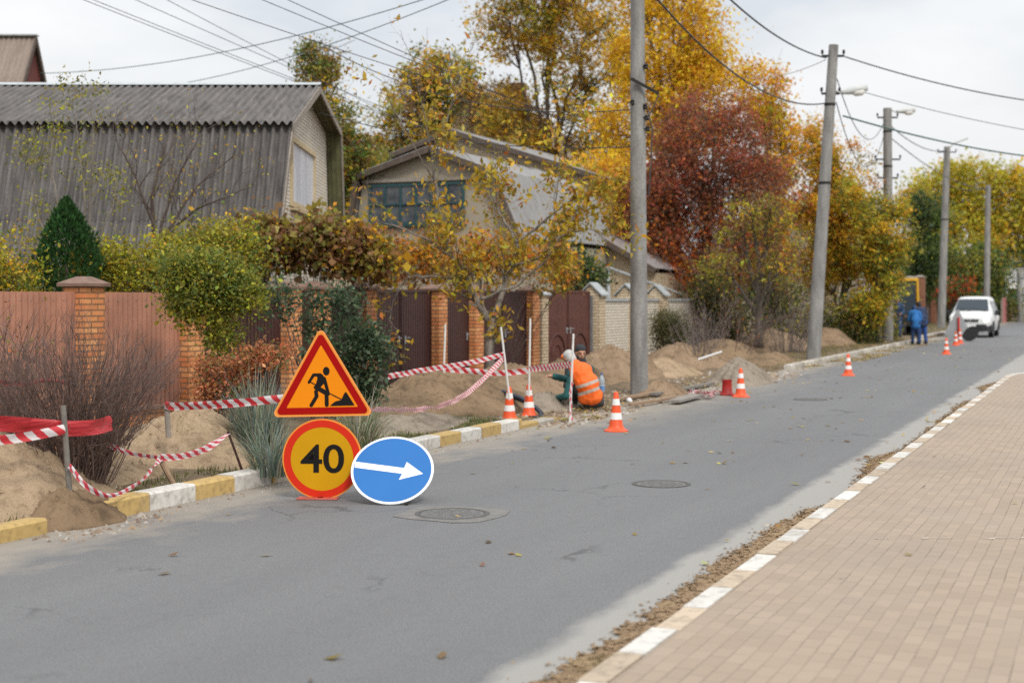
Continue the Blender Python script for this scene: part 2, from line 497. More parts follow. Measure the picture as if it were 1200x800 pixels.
# ================================================================ setting: ground, road, pavement, kerbs, verge
TKR, TKL, TF = 2.02, 7.42, 12.6           # right kerb, left kerb, fence line
SIDE0, SIDE1 = 34.6, 42.6                 # the side street on the right

m, nt, b = _new('asphalt'); v = coords(nt); s = N(nt, 'ShaderNodeSeparateXYZ'); L(nt, v, s.inputs[0])
fine = noise_n(nt, v, 130, 3, .7); mid = noise_n(nt, v, 9, 8); big = noise_n(nt, mapped(nt, v, (.12, .8, 1)), 1.2, 5); edge = noise_n(nt, mapped(nt, v, (.6, 1, 1)), 2.2, 8, .65)
base = ramp(nt, big, [(.3, (.102, .103, .108)), (.7, (.146, .147, .151))])
fin2 = noise_n(nt, v, 62, 2, .6)
base = mix(nt, ramp_f(nt, fine, .4, .7), mix(nt, .35, base, (.05, .05, .052)), mix(nt, .6, base, (.30, .30, .30)))
base = mix(nt, math_n(nt, 'MULTIPLY', ramp_f(nt, fin2, .48, .66), .45), base, (.070, .070, .074))
# hairline cracks and tar seams
crk = N(nt, 'ShaderNodeTexVoronoi', feature='DISTANCE_TO_EDGE'); crk.inputs['Scale'].default_value = .55; wob = noise_n(nt, v, 1.6, 6)
cmx = N(nt, 'ShaderNodeVectorMath', operation='ADD'); L(nt, v, cmx.inputs[0]); cwb = N(nt, 'ShaderNodeCombineXYZ'); L(nt, wob, cwb.inputs[0]); L(nt, edge, cwb.inputs[1]); L(nt, cwb.outputs[0], cmx.inputs[1]); L(nt, cmx.outputs[0], crk.inputs['Vector'])
cmask = math_n(nt, 'MULTIPLY', ramp_f(nt, crk.outputs['Distance'], .010, .003), ramp_f(nt, noise_n(nt, v, .45, 3), .52, .6))
base = mix(nt, math_n(nt, 'MULTIPLY', cmask, .55), base, (.035, .035, .036))
base = mix(nt, math_n(nt, 'MULTIPLY', ramp_f(nt, mid, .5, .8), .35), base, (.09, .09, .092))
vor = N(nt, 'ShaderNodeTexVoronoi'); vor.inputs['Scale'].default_value = 60; L(nt, v, vor.inputs['Vector'])
base = mix(nt, math_n(nt, 'MULTIPLY', ramp_f(nt, vor.outputs['Distance'], .32, .1), .3), base, (.07, .07, .072))
def band(y0, y1, amp):      # 1 near y0, 0 beyond y1, ragged
    yy = math_n(nt, 'ADD', s.outputs[1], math_n(nt, 'MULTIPLY', math_n(nt, 'SUBTRACT', edge, .5), amp))
    return ramp_f(nt, yy, y1, y0)
dr = band(2.60, 2.72, .34); dl = band(7.25, 6.45, 2.3)
fineg = ramp_f(nt, fine, .25, .55)
base = mix(nt, math_n(nt, 'MULTIPLY', dr, .85), base, (.30, .287, .265))
base = mix(nt, math_n(nt, 'MULTIPLY', dl, .62), base, (.32, .275, .215))
# sand trodden over the road by the dig
sx = s.outputs[0]
near_dig = math_n(nt, 'MULTIPLY', ramp_f(nt, sx, 17, 20), ramp_f(nt, sx, 34, 29))
dig = math_n(nt, 'MULTIPLY', band(7.3, 5.6, 2.2), near_dig)
base = mix(nt, math_n(nt, 'MULTIPLY', dig, .55), base, (.30, .26, .20))
L(nt, base, b.inputs['Base Color']); b.inputs['Roughness'].default_value = .82
bump(nt, b, math_n(nt, 'ADD', fine, math_n(nt, 'MULTIPLY', vor.outputs['Distance'], .6)), .45, .006)
ASPHALT = m

def soil_mat(name, a, b_, dark, scale=1.0, grass=None):
    m, nt, b = _new(name); v = coords(nt)
    f1 = noise_n(nt, v, 1.3 * scale, 8); f2 = noise_n(nt, v, 9 * scale, 10, .7); f3 = noise_n(nt, v, 60, 4, .7)
    c = ramp(nt, f1, [(.35, a), (.65, b_)])
    c = mix(nt, math_n(nt, 'MULTIPLY', ramp_f(nt, f2, .5, .68), .7), c, dark)
    c = mix(nt, math_n(nt, 'MULTIPLY', ramp_f(nt, f3, .5, .8), .45), c, tuple(x * .5 for x in dark))
    f4 = noise_n(nt, v, 2.4 * scale, 6, .65)
    c = mix(nt, math_n(nt, 'MULTIPLY', ramp_f(nt, f4, .52, .66), .55), c, tuple(x * .8 for x in dark))
    if grass is not None:
        g = noise_n(nt, v, 1.1, 4); g2 = noise_n(nt, v, 30, 4)
        c = mix(nt, math_n(nt, 'MULTIPLY', ramp_f(nt, g, .56, .68), ramp_f(nt, g2, .4, .65)), c, grass)
    L(nt, c, b.inputs['Base Color']); b.inputs['Roughness'].default_value = .95; b.inputs['Specular IOR Level'].default_value = .15
    bump(nt, b, math_n(nt, 'ADD', f2, math_n(nt, 'MULTIPLY', f3, .35)), .75, .05); return m
SAND = soil_mat('sand', (.40, .295, .195), (.30, .218, .14), (.165, .112, .068))
SANDD = soil_mat('dark_sand', (.26, .18, .11), (.19, .13, .08), (.10, .07, .045))
SANDR = soil_mat('reddish_sand', (.305, .215, .140), (.235, .162, .103), (.125, .084, .052))
SANDG = soil_mat('grey_sand', (.30, .25, .20), (.24, .20, .155), (.14, .115, .09))
VERGE = soil_mat('verge_soil', (.22, .165, .11), (.16, .118, .076), (.085, .062, .042), 1.0, (.075, .085, .025))
GROUND = soil_mat('ground_soil', (.12, .11, .05), (.09, .1, .035), (.07, .055, .03), .5)

struct(MB().add([(-300, -600, -.4), (1500, -600, -.4), (1500, 900, -.4), (-300, 900, -.4)], [(0, 1, 2, 3)]).build('ground', GROUND))
rb = MB(); rb.add([(-25, TKR - .4, 0), (600, TKR - .4, 0), (600, TKL + .2, 0), (-25, TKL + .2, 0)], [(0, 1, 2, 3)])
rb.add([(-25, TKL + .2, 0), (600, TKL + .2, 0), (600, TKL + .2, -.5), (-25, TKL + .2, -.5)], [(0, 1, 2, 3)])
rb.add([(SIDE0 - .6, -60, 0), (SIDE1 + .6, -60, 0), (SIDE1 + .6, TKR - .4, 0), (SIDE0 - .6, TKR - .4, 0)], [(0, 1, 2, 3)])
struct(rb.build('road', ASPHALT))

# pavement of small concrete pavers
m, nt, b = _new('pavers'); v = coords(nt)
br = N(nt, 'ShaderNodeTexBrick'); br.inputs['Scale'].default_value = 1; br.offset = .5
wv = N(nt, 'ShaderNodeVectorMath', operation='ADD'); nn = N(nt, 'ShaderNodeTexNoise'); nn.inputs['Scale'].default_value = .9; L(nt, v, nn.inputs['Vector'])
nv2 = N(nt, 'ShaderNodeVectorMath', operation='SCALE'); L(nt, nn.outputs['Color'], nv2.inputs[0]); nv2.inputs['Scale'].default_value = .035
L(nt, v, wv.inputs[0]); L(nt, nv2.outputs[0], wv.inputs[1])
br.inputs['Brick Width'].default_value = .176; br.inputs['Row Height'].default_value = .088; br.inputs['Mortar Size'].default_value = .0028; br.inputs['Mortar Smooth'].default_value = .35
br.inputs['Color1'].default_value = c4((.325, .252, .186)); br.inputs['Color2'].default_value = c4((.268, .206, .152)); br.inputs['Mortar'].default_value = c4((.235, .182, .135))
L(nt, wv.outputs[0], br.inputs['Vector'])
f1 = noise_n(nt, v, 1.1, 8); f2 = noise_n(nt, v, 70, 5); f3 = noise_n(nt, v, .35, 5); f4 = noise_n(nt, v, 2.6, 7, .7)
c = mix(nt, math_n(nt, 'MULTIPLY', ramp_f(nt, f1, .42, .7), .6), br.outputs['Color'], (.29, .235, .185))
c = mix(nt, math_n(nt, 'MULTIPLY', ramp_f(nt, f3, .5, .68), .5), c, (.20, .155, .12))
c = mix(nt, math_n(nt, 'MULTIPLY', f2, .3), c, (.36, .29, .23))
c = mix(nt, math_n(nt, 'MULTIPLY', math_n(nt, 'MULTIPLY', br.outputs['Fac'], ramp_f(nt, f4, .46, .64)), .72), c, (.07, .055, .042))
dv = N(nt, 'ShaderNodeTexVoronoi'); dv.inputs['Scale'].default_value = 3.1; L(nt, v, dv.inputs['Vector'])
c = mix(nt, math_n(nt, 'MULTIPLY', ramp_f(nt, dv.outputs['Distance'], .05, .03), .7), c, (.08, .06, .045))
L(nt, c, b.inputs['Base Color']); b.inputs['Roughness'].default_value = .9
bump(nt, b, math_n(nt, 'ADD', math_n(nt, 'MULTIPLY', br.outputs['Fac'], -1), math_n(nt, 'MULTIPLY', f2, .4)), .55, .008)
PAVERS = m
def slab(name, outline, z, mat, drop=.55):
    mb = MB(); n = len(outline)
    vs = [(x, y, z) for x, y in outline] + [(x, y, z - drop) for x, y in outline]
    mb.add(vs, [tuple(range(n))] + [(i, i + n, (i + 1) % n + n, (i + 1) % n) for i in range(n)])
    return struct(mb.build(name, mat))
KR = 1.6
arc = [(SIDE0 - KR + KR * math.sin(a), TKR - KR + KR * math.cos(a)) for a in [i * math.pi / 16 for i in range(9)]]
slab('pavement', [(-25, TKR)] + arc + [(SIDE0, -14), (-25, -14)], .10, PAVERS)
arc2 = [(SIDE1 + KR - KR * math.cos(a), TKR - KR + KR * math.sin(a)) for a in [i * math.pi / 16 for i in range(9)]]
slab('pavement', [(SIDE1, -14)] + arc2 + [(320, TKR), (320, -14)], .10, PAVERS)
# faint paint strokes across the pavement
PAINT = plain('worn_paint', (.44, .385, .32), .9, .3, 14)
pm = MB(); rq = random.Random(8)
for (xa, xb) in ((1020, 1046), (1066, 1114), (1148, 1200)):
    px = xa
    while px < xb:
        e = px + rq.uniform(2, 8)
        if rq.random() < .85:
            a, c_ = G(px, 630.5 + rq.uniform(-.8, .8), .1035), G(e, 630.5 + rq.uniform(-.8, .8), .1035); w_ = rq.uniform(.012, .055)
            pm.add([a, c_, c_ + V(w_, 0, 0), a + V(w_ * rq.uniform(.5, 1), 0, 0)], [(0, 1, 2, 3)])
        px = e - .3 + rq.uniform(0, 1.5)
struct(pm.build('pavement_marking', PAINT))

# kerbs: painted blocks
KERBM = attr_mat('kerb_paint', .85, .5, 16, .25)
def kerb_run(mb, pts_fn, s0, s1, seg, cols, top, width, side, rng, low=-.1, start=0):
    """blocks from s0 to s1; pts_fn(s) -> (x, y, nx, ny) edge point and outward normal (towards the pavement / verge)"""
    k = start; s_ = s0
    while s_ < s1 - .05:
        e = min(s_ + seg * rng.uniform(.96, 1.04), s1); kk = rng.uniform(.85, 1.1); mb.cur = tuple(x * kk for x in cols[k % len(cols)])
        a = s_ + .004; q = e - .004; jt = rng.uniform(-.006, .006); jo = rng.uniform(-.008, .008)
        x0, y0, nx0, ny0 = pts_fn(a); x1, y1, nx1, ny1 = pts_fn(q)
        ch = .018
        prof = [(0, low), (0, top - ch), (ch, top), (width, top), (width, low)]
        vs = []
        for (x, y, nx, ny) in ((x0, y0, nx0, ny0), (x1, y1, nx1, ny1)):
            for (o, z) in prof: vs.append((x + nx * (o + jo), y + ny * (o + jo), z + (jt if z > 0 else 0)))
        mb.add(vs, [(i, i + 5, i + 6, i + 1) for i in range(4)] + [(4, 3, 2, 1, 0), (5, 6, 7, 8, 9)])
        s_ = e; k += 1
rg = random.Random(3)
WHT, YEL, BEI, CON = (.58, .56, .52), (.45, .31, .115), (.455, .365, .27), (.36, .33, .29)
kr = MB()
kerb_run(kr, lambda s_: (s_, TKR + .15, 0, -1), -6, SIDE0 - KR, .56, [WHT, BEI], .104, .148, 1, rg)
Lq = KR * math.pi / 2
kerb_run(kr, lambda q: (SIDE0 - KR + (KR + .15) * math.sin(q / KR), TKR - KR + (KR + .15) * math.cos(q / KR), -math.sin(q / KR), -math.cos(q / KR)), 0, Lq, .5, [WHT, WHT, BEI], .104, .148, 1, rg)
kerb_run(kr, lambda q: (SIDE0 + .15, TKR - KR - q, -1, 0), 0, 12, .56, [WHT, BEI], .104, .148, 1, rg)
kerb_run(kr, lambda q: (SIDE1 + KR - (KR + .15) * math.cos(q / KR), TKR - KR + (KR + .15) * math.sin(q / KR), math.cos(q / KR), -math.sin(q / KR)), 0, Lq, .5, [WHT, WHT, BEI], .104, .148, 1, rg)
kerb_run(kr, lambda q: (SIDE1 - .15, TKR - KR - q, 1, 0), 0, 12, .56, [WHT, BEI], .104, .148, 1, rg)
kerb_run(kr, lambda s_: (s_, TKR + .15, 0, -1), SIDE1 + KR, 120, .56, [WHT, BEI], .104, .148, 1, rg)
struct(kr.build('right_kerb', KERBM, color=True))
kl = MB()
lk = lambda s_: (s_, TKL, 0, 1)
kerb_run(kl, lk, -6, 7.2, .62, [WHT, YEL], .13, .16, 1, rg, start=1)
kerb_run(kl, lk, 7.2, 8.55, .675, [YEL], .12, .16, 1, rg)
kerb_run(kl, lk, 9.15, 11.7, .62, [YEL, WHT], .15, .18, 1, rg)
kerb_run(kl, lk, 11.7, 14.7, .75, [(.46, .40, .32), CON, (.5, .43, .33)], .11, .18, 1, rg)
kerb_run(kl, lk, 14.7, 17.9, .62, [WHT, YEL], .14, .18, 1, rg)
kerb_run(kl, lk, 17.9, 19.2, .62, [YEL, CON], .06, .18, 1, rg)
kerb_run(kl, lk, 35.4, 62.5, .6, [(.48, .45, .40), (.42, .38, .32), CON, (.5, .46, .38)], .12, .18, 1, rg)
kerb_run(kl, lambda s_: (s_, TKL + .35, 0, 1), 64.5, 150, .6, [WHT, (.55, .5, .42), CON], .14, .18, 1, rg)
struct(kl.build('left_kerb', KERBM, color=True))

# verge: soil heightfield between the kerb and the fence and beyond
def verge_h(x, y):
    e = min(1.0, max(0.0, (y - (TKL + .16)) / .5))
    n = noise.noise(Vector((x * .5, y * .5, 0))) * .06 + noise.noise(Vector((x * 2, y * 2, 4))) * .025
    gap = 1.0
    d = min(1, max(0, (y - 10.4) / .9)) * min(1, max(0, (17.6 - x) / 1.2))      # dug lower along the salmon fence
    return .085 + n * e - .24 * d
_vh = verge_h
def verge_h(x, y):
    g = min(1, max(0, (x - 17.8) / .5)) * min(1, max(0, (36.0 - x) / .8)); q = min(1, max(0, (y - 7.9) / 1.0))
    return _vh(x, y) * (1 - g * (1 - q)) + .012 * g
xs = np.concatenate([np.arange(-4, 46, .16), np.arange(46, 150, .6)]); ys = np.concatenate([[TKL + .168], np.arange(TKL + .17, 13.2, .16), np.arange(13.2, 40, 1.4)])
vs = [(x, y, -.1 if j == 0 else (verge_h(x, y) if y < 13.2 else -.16 if x < 17 else .1)) for x in xs for j, y in enumerate(ys)]
ny = len(ys); fs = [(i * ny + j, (i + 1) * ny + j, (i + 1) * ny + j + 1, i * ny + j + 1) for i in range(len(xs) - 1) for j in range(ny - 1)]
struct(MB().add(vs, fs).build('verge', VERGE, smooth=True))

# sandy dirt swept against the right kerb: a thin ragged skin of sand with loose crumbs along its edge
mb = MB(); vs = []; fs = []
xx = np.arange(2, 34, .02); nx_ = 6; rng = np.random.default_rng(5)
def dirt_w(x):
    wd = .26 + .12 * noise.noise(Vector((x * .9, 0, 0))) + .10 * noise.noise(Vector((x * 3.1, 3, 0))) + .07 * noise.noise(Vector((x * 9, 3, 0))) + .06 * noise.noise(Vector((x * 26, 3, 0)))
    return max(.02, wd * (1.0 if x < 12 else max(.1, .55 + .9 * noise.noise(Vector((x * .35, 9, 0))))))
for x in xx:
    wd = dirt_w(x)
    for j in range(nx_):
        q = j / (nx_ - 1); yv = TKR + .145 + wd * q
        vs.append((x, yv, .006 + .012 * (1 - q) + .008 * max(0, noise.noise(Vector((x * 9, yv * 12, 0)))) * (1 - q) if q < 1 else .0035))
fs = [(i * nx_ + j, (i + 1) * nx_ + j, (i + 1) * nx_ + j + 1, i * nx_ + j + 1) for i in range(len(xx) - 1) for j in range(nx_ - 1)]
mb.add(vs, fs)
for _ in range(9000):
    x = rng.uniform(2.2, 33); x = 2.2 + (x - 2.2) ** 1.0; wd = dirt_w(x); y = TKR + .15 + wd * rng.uniform(.1, 1.0) + abs(rng.normal(0, .035)) * (rng.random() < .6)
    a = rng.random() * 6.28; l = rng.uniform(.005, .02) * (1.6 if rng.random() < .12 else 1); w_ = l * rng.uniform(.3, .9); z = .006 + .012 * rng.random() * (y < TKR + .15 + wd)
    c_, s_ = math.cos(a), math.sin(a)
    mb.add([(x + c_ * l, y + s_ * l, z), (x - s_ * w_, y + c_ * w_, z + .008), (x - c_ * l, y - s_ * l, z), (x + s_ * w_, y - c_ * w_, z + .003)], [(0, 1, 2, 3)])
DIRT = soil_mat('kerb_dirt', (.42, .30, .185), (.32, .22, .135), (.15, .095, .055), 3.5, (.20, .17, .06))
tag(mb.build('gutter_dirt', DIRT), 'brown sandy dirt swept along the right kerb', 'dirt', kind='stuff')

# ================================================================ heaps of dug earth
def heap(label, px, pyc, t, a, b_, mat, seed, rot=0, hgt=None, squash=1.5, base=.08, group='heaps of dug sand along the trench', rough=1.0, name='sand_heap'):
    p = OT(px, pyc, t); h = (p.z if hgt is None else hgt) - base + .04
    nr, na = 30, 110; vs = [(0, 0, 0)]; 
    for i in range(1, nr + 1):
        r = i / nr
        for j in range(na):
            an = 2 * math.pi * j / na; ca, sa = math.cos(an), math.sin(an)
            rad = 1 + .22 * noise.noise(Vector((ca * 1.3 + seed, sa * 1.3, 0))) + .09 * noise.noise(Vector((ca * 4, sa * 4, seed)))
            vs.append((a * r * rad * ca, b_ * r * rad * sa, r))
    out = []
    for (x, y, r) in vs:
        f = (1 - r ** squash) ** 1.15 if r < 1 else 0
        q = Vector((x * 1.1 + seed * 7, y * 1.1, 0))
        f *= 1 + .28 * noise.noise(q) 
        n = (.13 * noise.noise(q * 2.6) + .085 * (.5 - abs(noise.noise(q * 5))) + .075 * (.4 - abs(noise.noise(q * 9))) + .055 * noise.noise(q * 17)) * rough
        # gullies where sand slid down
        n += .11 * rough * abs(noise.noise(Vector((math.atan2(y, x) * 4, r * .8, seed)))) * (r * (1 - r) * 4)
        out.append((x, y, h * f + n * (h * .95 + .16) * (1 - r * r) - (.10 if r >= 1 else 0)))
    fs = [(0, 1 + j, 1 + (j + 1) % na) for j in range(na)] + [(1 + (i - 1) * na + j, 1 + i * na + j, 1 + i * na + (j + 1) % na, 1 + (i - 1) * na + (j + 1) % na) for i in range(1, nr) for j in range(na)]
    mb = MB(); mb.add(out, fs)
    rr = random.Random(seed)
    for _ in range(int(60 * (a + b_))):                      # clods
        an = rr.uniform(0, 6.28); r = rr.uniform(.15, 1.0); i = min(nr, max(1, int(r * nr))); j = int(an / 6.283 * na) % na
        x, y, z = out[1 + (i - 1) * na + j]; q = rr.uniform(.010, .045) * (2.1 if rr.random() < .12 else 1)
        if z < -.02: continue
        mb.add([(x + q * math.cos(k) * rr.uniform(.7, 1.2), y + q * math.sin(k) * rr.uniform(.7, 1.2), z - q * .75) for k in (0, 1.26, 2.5, 3.77, 5)] + [(x + q * rr.uniform(-.3, .3), y + q * rr.uniform(-.3, .3), z + q * .55)], [(0, 1, 5), (1, 2, 5), (2, 3, 5), (3, 4, 5), (4, 0, 5)])
    o = mb.build(name, mat, loc=(p.x, p.y, base), rz=rot, smooth=True)
    sm = np.ones(len(o.data.polygons), bool); sm[len(fs):] = False; o.data.polygons.foreach_set('use_smooth', sm)
    return tag(o, label, 'sand heap', group)
heap('pale sand heap at the bare bush behind the grey stake', -38, 503, 8.75, 1.5, 1.15, SAND, 1, squash=1.2, base=.05)
heap('low dark earth spill covering the gap in the yellow kerb', 80, 606, 7.62, .50, .40, SANDD, 2, hgt=.24, base=.0, squash=1.3)
heap('pale sand heap between the bare bush and the ornamental grass', 215, 478, 8.85, 1.02, 1.1, SAND, 3, squash=1.05, base=.05)
heap('low sand heap at the foot of the wooden stick', 140, 548, 8.6, .8, .5, SAND, 4)
heap('long brown earth heap behind the blue arrow sign', 515, 440, 9.6, 3.0, 1.35, SANDD, 5, squash=1.35)
heap('brown earth heap at the foot of the yellow leaved tree', 605, 432, 9.9, 2.2, 1.2, SANDR, 6)
heap('brown earth heap behind the seated worker in the orange vest', 716, 409, 9.9, 2.6, 1.2, SANDR, 7, squash=1.25)
heap('earth heap right of the nearest pole below the juniper bush', 800, 407, 9.9, 2.4, 1.3, SANDR, 8, squash=1.25)
heap('pale crest of sand just right of the nearest concrete pole', 777, 424, 9.3, 1.7, .8, SAND, 12, squash=1.3)
heap('low earth heap under the bare thicket', 845, 401, 10.0, 2.6, 1.2, SANDD, 9)
heap('grey sand heap behind the traffic cone and the red bin', 866, 437, 7.25, 1.45, .75, SANDG, 10, base=.0, squash=1.2, hgt=.48)
heap('reddish earth heap behind the small dark tree', 908, 390, 10.3, 2.2, 1.3, SANDR, 11)
heap('reddish earth heap behind the leaning lamp pole', 970, 386, 9.9, 2.6, 1.1, SANDR, 13)
heap('small brown dirt spill at the foot of the nearest pole', 775, 463, 7.75, .95, .45, SANDR, 14, hgt=.19, base=.0)
heap('low grey sand ridge beside the black hoses', 640, 474, 8.4, 1.5, .5, SANDG, 15, hgt=.2, base=.02)
heap('low loose sand along the kerb between the warning sign and the cones', 470, 478, 8.5, 2.2, .55, SANDG, 17, hgt=.2)
heap('brown earth heap left of the nearest pole under the scrolled gate', 662, 424, 9.8, 1.7, 1.0, SANDR, 18)
heap('loose earth along the kerb line before the leaning pole', 905, 425, 8.3, 1.8, .6, SANDD, 19, hgt=.3)
# ================================================================ fences, walls and gates along t = TF
BRO = brick_mat('orange_brick', (.50, .135, .04), (.66, .32, .13), (.085, .05, .035), ms=.012)
BRC = brick_mat('cream_brick', (.60, .50, .36), (.47, .36, .23), (.15, .12, .09), ms=.012, dirt=.25)
BRR = brick_mat('red_brown_brick', (.22, .085, .045), (.28, .12, .065), (.16, .11, .08))
BRW = brick_mat('white_brick', (.66, .62, .54), (.55, .49, .40), (.20, .17, .14), ms=.014, dirt=.2)
CAPM = plain('brown_cap', (.20, .125, .095), .8, .3, 9, bmp=.3)
SALMON = plain('salmon_sheet', (.41, .195, .13), .65, .22, 2.2)
DBROWN = plain('dark_brown_sheet', (.055, .022, .020), .5, .12, 3)
RBROWN = plain('red_brown_paint', (.105, .038, .028), .55, .25, 4)
COPING = plain('coping_concrete', (.33, .20, .14), .85, .2, 6, bmp=.2)
TIN = plain('galvanised_tin', (.42, .45, .46), .45, .15, 5, .3)
GREYM = plain('grey_paint', (.17, .17, .17), .6, .2)

def pillar(parent, x, y, wd, h, mat, capm=CAPM, cap='pyramid', label=None):
    o = MB().box((x, y, h / 2 - .2), (wd, wd, h + .4)).build('pillar', mat, parent, bevel=.004)
    cm = MB(); q = wd / 2 + .055
    if cap == 'pyramid':
        cm.add([(x + a * q, y + c * q, z) for z in (h, h + .045) for a, c in ((-1, -1), (1, -1), (1, 1), (-1, 1))] +
               [(x + a * wd * .18, y + c * wd * .18, h + .135) for a, c in ((-1, -1), (1, -1), (1, 1), (-1, 1))],
               [(3, 2, 1, 0), (0, 1, 5, 4), (1, 2, 6, 5), (2, 3, 7, 6), (3, 0, 4, 7), (4, 5, 9, 8), (5, 6, 10, 9), (6, 7, 11, 10), (7, 4, 8, 11), (8, 9, 10, 11)])
    else:                                    # small gable roof of tin
        hh = .30
        cm.prism([(-q + .05, 0), (q - .05, 0), (0, hh - .03)], lambda p: (x - wd / 2, y + p[0], h + p[1]), lambda p: (x + wd / 2, y + p[0], h + p[1]))
        sl = MB()
        for sg in (-1, 1):
            a = Vector((0, y + sg * (q + .03), h - .02)); c_ = Vector((0, y, h + hh))
            p0, p1 = a + V(x - q, 0, 0), a + V(x + q, 0, 0); p2, p3 = c_ + V(x + q, 0, 0), c_ + V(x - q, 0, 0); up = V(0, 0, .045)
            sl.add([p0, p1, p2, p3, p0 + up, p1 + up, p2 + up, p3 + up], [(0, 1, 2, 3), (7, 6, 5, 4), (0, 4, 5, 1), (1, 5, 6, 2), (2, 6, 7, 3), (3, 7, 4, 0)])
        cm.build('gable_infill', mat, o); sl.build('cap', capm, o); return o
    cm.build('cap', capm, o, bevel=.004)
    return o
def ribbed(mb, x0, x1, y, z0, z1, period=.115, depth=.018, frac=.3):
    """vertical box-profile sheet facing -y"""
    pts = []; x = x0
    while x < x1 - 1e-6:
        e = min(x + period, x1)
        g = (e - x) * frac
        pts += [(x, y), (x + (e - x) - g, y), (x + (e - x) - g * .8, y + depth), (x + (e - x) - g * .2, y + depth)]
        x = e
    pts.append((x1, y)); n = len(pts)
    vs = [(px_, py_, z0) for px_, py_ in pts] + [(px_, py_, z1) for px_, py_ in pts]
    mb.add(vs, [(i, i + 1, i + 1 + n, i + n) for i in range(n - 1)])
    return mb

PW = .385
# --- salmon fence on the left
f1 = thing('brick_fence', 'salmon metal sheet fence between orange brick pillars behind the bare bush', 'fence', (0, TF, 0))
sp = [12.9, 15.19, 17.45]
for x in sp: pillar(f1, x, 0, PW, 1.93, BRO)
for a, c_ in ((9.5, sp[0]), (sp[0], sp[1]), (sp[1], sp[2])):
    x0, x1 = a + (PW / 2 - .02 if a > 10 else 0), c_ - PW / 2 + .02
    pn = ribbed(MB(), x0, x1, -.02, .27, 1.86, .105, .02, .28); pn.mi = 1
    for zz in (.55, 1.75):
        for k in range(int((x1 - x0) / .2)): pn.lathe([(.009, 0), (.007, -.006), (0.001, -.008)], 6, (x0 + .1 + k * .2, -.021, zz), Matrix.Rotation(R(-90), 3, 'X'))
    pn.build('sheet_panel', [SALMON, GREYM], f1)
    MB().box(((x0 + x1) / 2, 0, -.03), (x1 - x0, .25, .50)).build('base_wall', BRO, f1)
    MB().box(((x0 + x1) / 2, 0, .245), (x1 - x0 - .01, .33, .05)).build('coping', COPING, f1, bevel=.006)
# --- dark fence
f2 = thing('brick_fence', 'dark brown metal sheet fence between orange brick pillars with brown caps', 'fence', (0, TF, 0))
dp = [20.2, 22.8, 25.8, 27.6, 30.8]
PH = 1.93
for x in dp + [21.15]: pillar(f2, x, 0, PW, PH, BRO)
for a, c_ in ((17.45, 20.2), (20.2, 21.15), (21.15, 22.8)):
    x0, x1 = a + PW / 2, c_ - PW / 2
    ribbed(MB(), x0, x1, -.02, .06, 1.9, .10, .02, .35).build('sheet_panel', DBROWN, f2)
    MB().bar((x0, .02, 1.93), (x1, .02, 1.93), .12, .06).build('top_rail', RBROWN, f2)
MB().bar((17.45 - PW / 2, .26, .02), (17.45 - PW / 2 + .01, .26, .05), .03, .03).build('hinge', DBROWN, f2)
def gate(label, x0, x1, mat, leaves, h=1.92, arch=False, grp=None, rib=.10, fmat=RBROWN):
    g = thing('metal_gate', label, 'gate', (x0, TF, 0), 0, grp)
    W_ = x1 - x0
    for k in range(leaves):
        a, c_ = k * W_ / leaves + .012, (k + 1) * W_ / leaves - .012
        lf = ribbed(MB(), a + .02, c_ - .02, -.01, .10, h, rib, .018, .3).build('gate_leaf', mat, g)
        fr = MB(); q = .05
        for (p, e) in (((a, 0, .08), (c_, 0, .08)), ((a, 0, h), (c_, 0, h)), ((a, 0, .08), (a, 0, h)), ((c_, 0, .08), (c_, 0, h))): fr.bar(p, e, q, q, (0, 1, 0))
        fr.build('leaf_frame', fmat, lf)
        hd = MB(); xh = c_ - .12 if k == 0 else a + .12
        hd.box((xh, -.035, .98), (.035, .02, .16)); hd.tube([(xh, -.045, 1.02), (xh, -.09, 1.02), (xh + (-.1 if k == 0 else .1), -.09, 1.02)], .009, 6)
        hd.build('handle', TIN, lf)
        if arch:
            sc = MB()
            for sg in (1,):
                pts = [((a + c_) / 2 + (c_ - a) * .38 * math.cos(R(q)), -.03, .35 + .55 * math.sin(R(q))) for q in range(0, 181, 12)]
                sc.tube(pts, .016, 6)
                pts = [((a + c_) / 2 + (c_ - a) * .2 * math.cos(R(q)), -.03, .35 + .3 * math.sin(R(q))) for q in range(0, 181, 15)]
                sc.tube(pts, .012, 6)
            sc.build('scrollwork', fmat, lf)
    return g
gate('dark brown double gate left of the wicket gate', dp[1] + PW / 2, dp[2] - PW / 2, DBROWN, 2, fmat=DBROWN)
gate('narrow dark brown wicket gate between two orange brick pillars', dp[2] + PW / 2, dp[3] - PW / 2, DBROWN, 1, fmat=DBROWN)
gate('dark brown double gate behind the yellow leaved tree', dp[3] + PW / 2, dp[4] - PW / 2, DBROWN, 2, fmat=DBROWN)
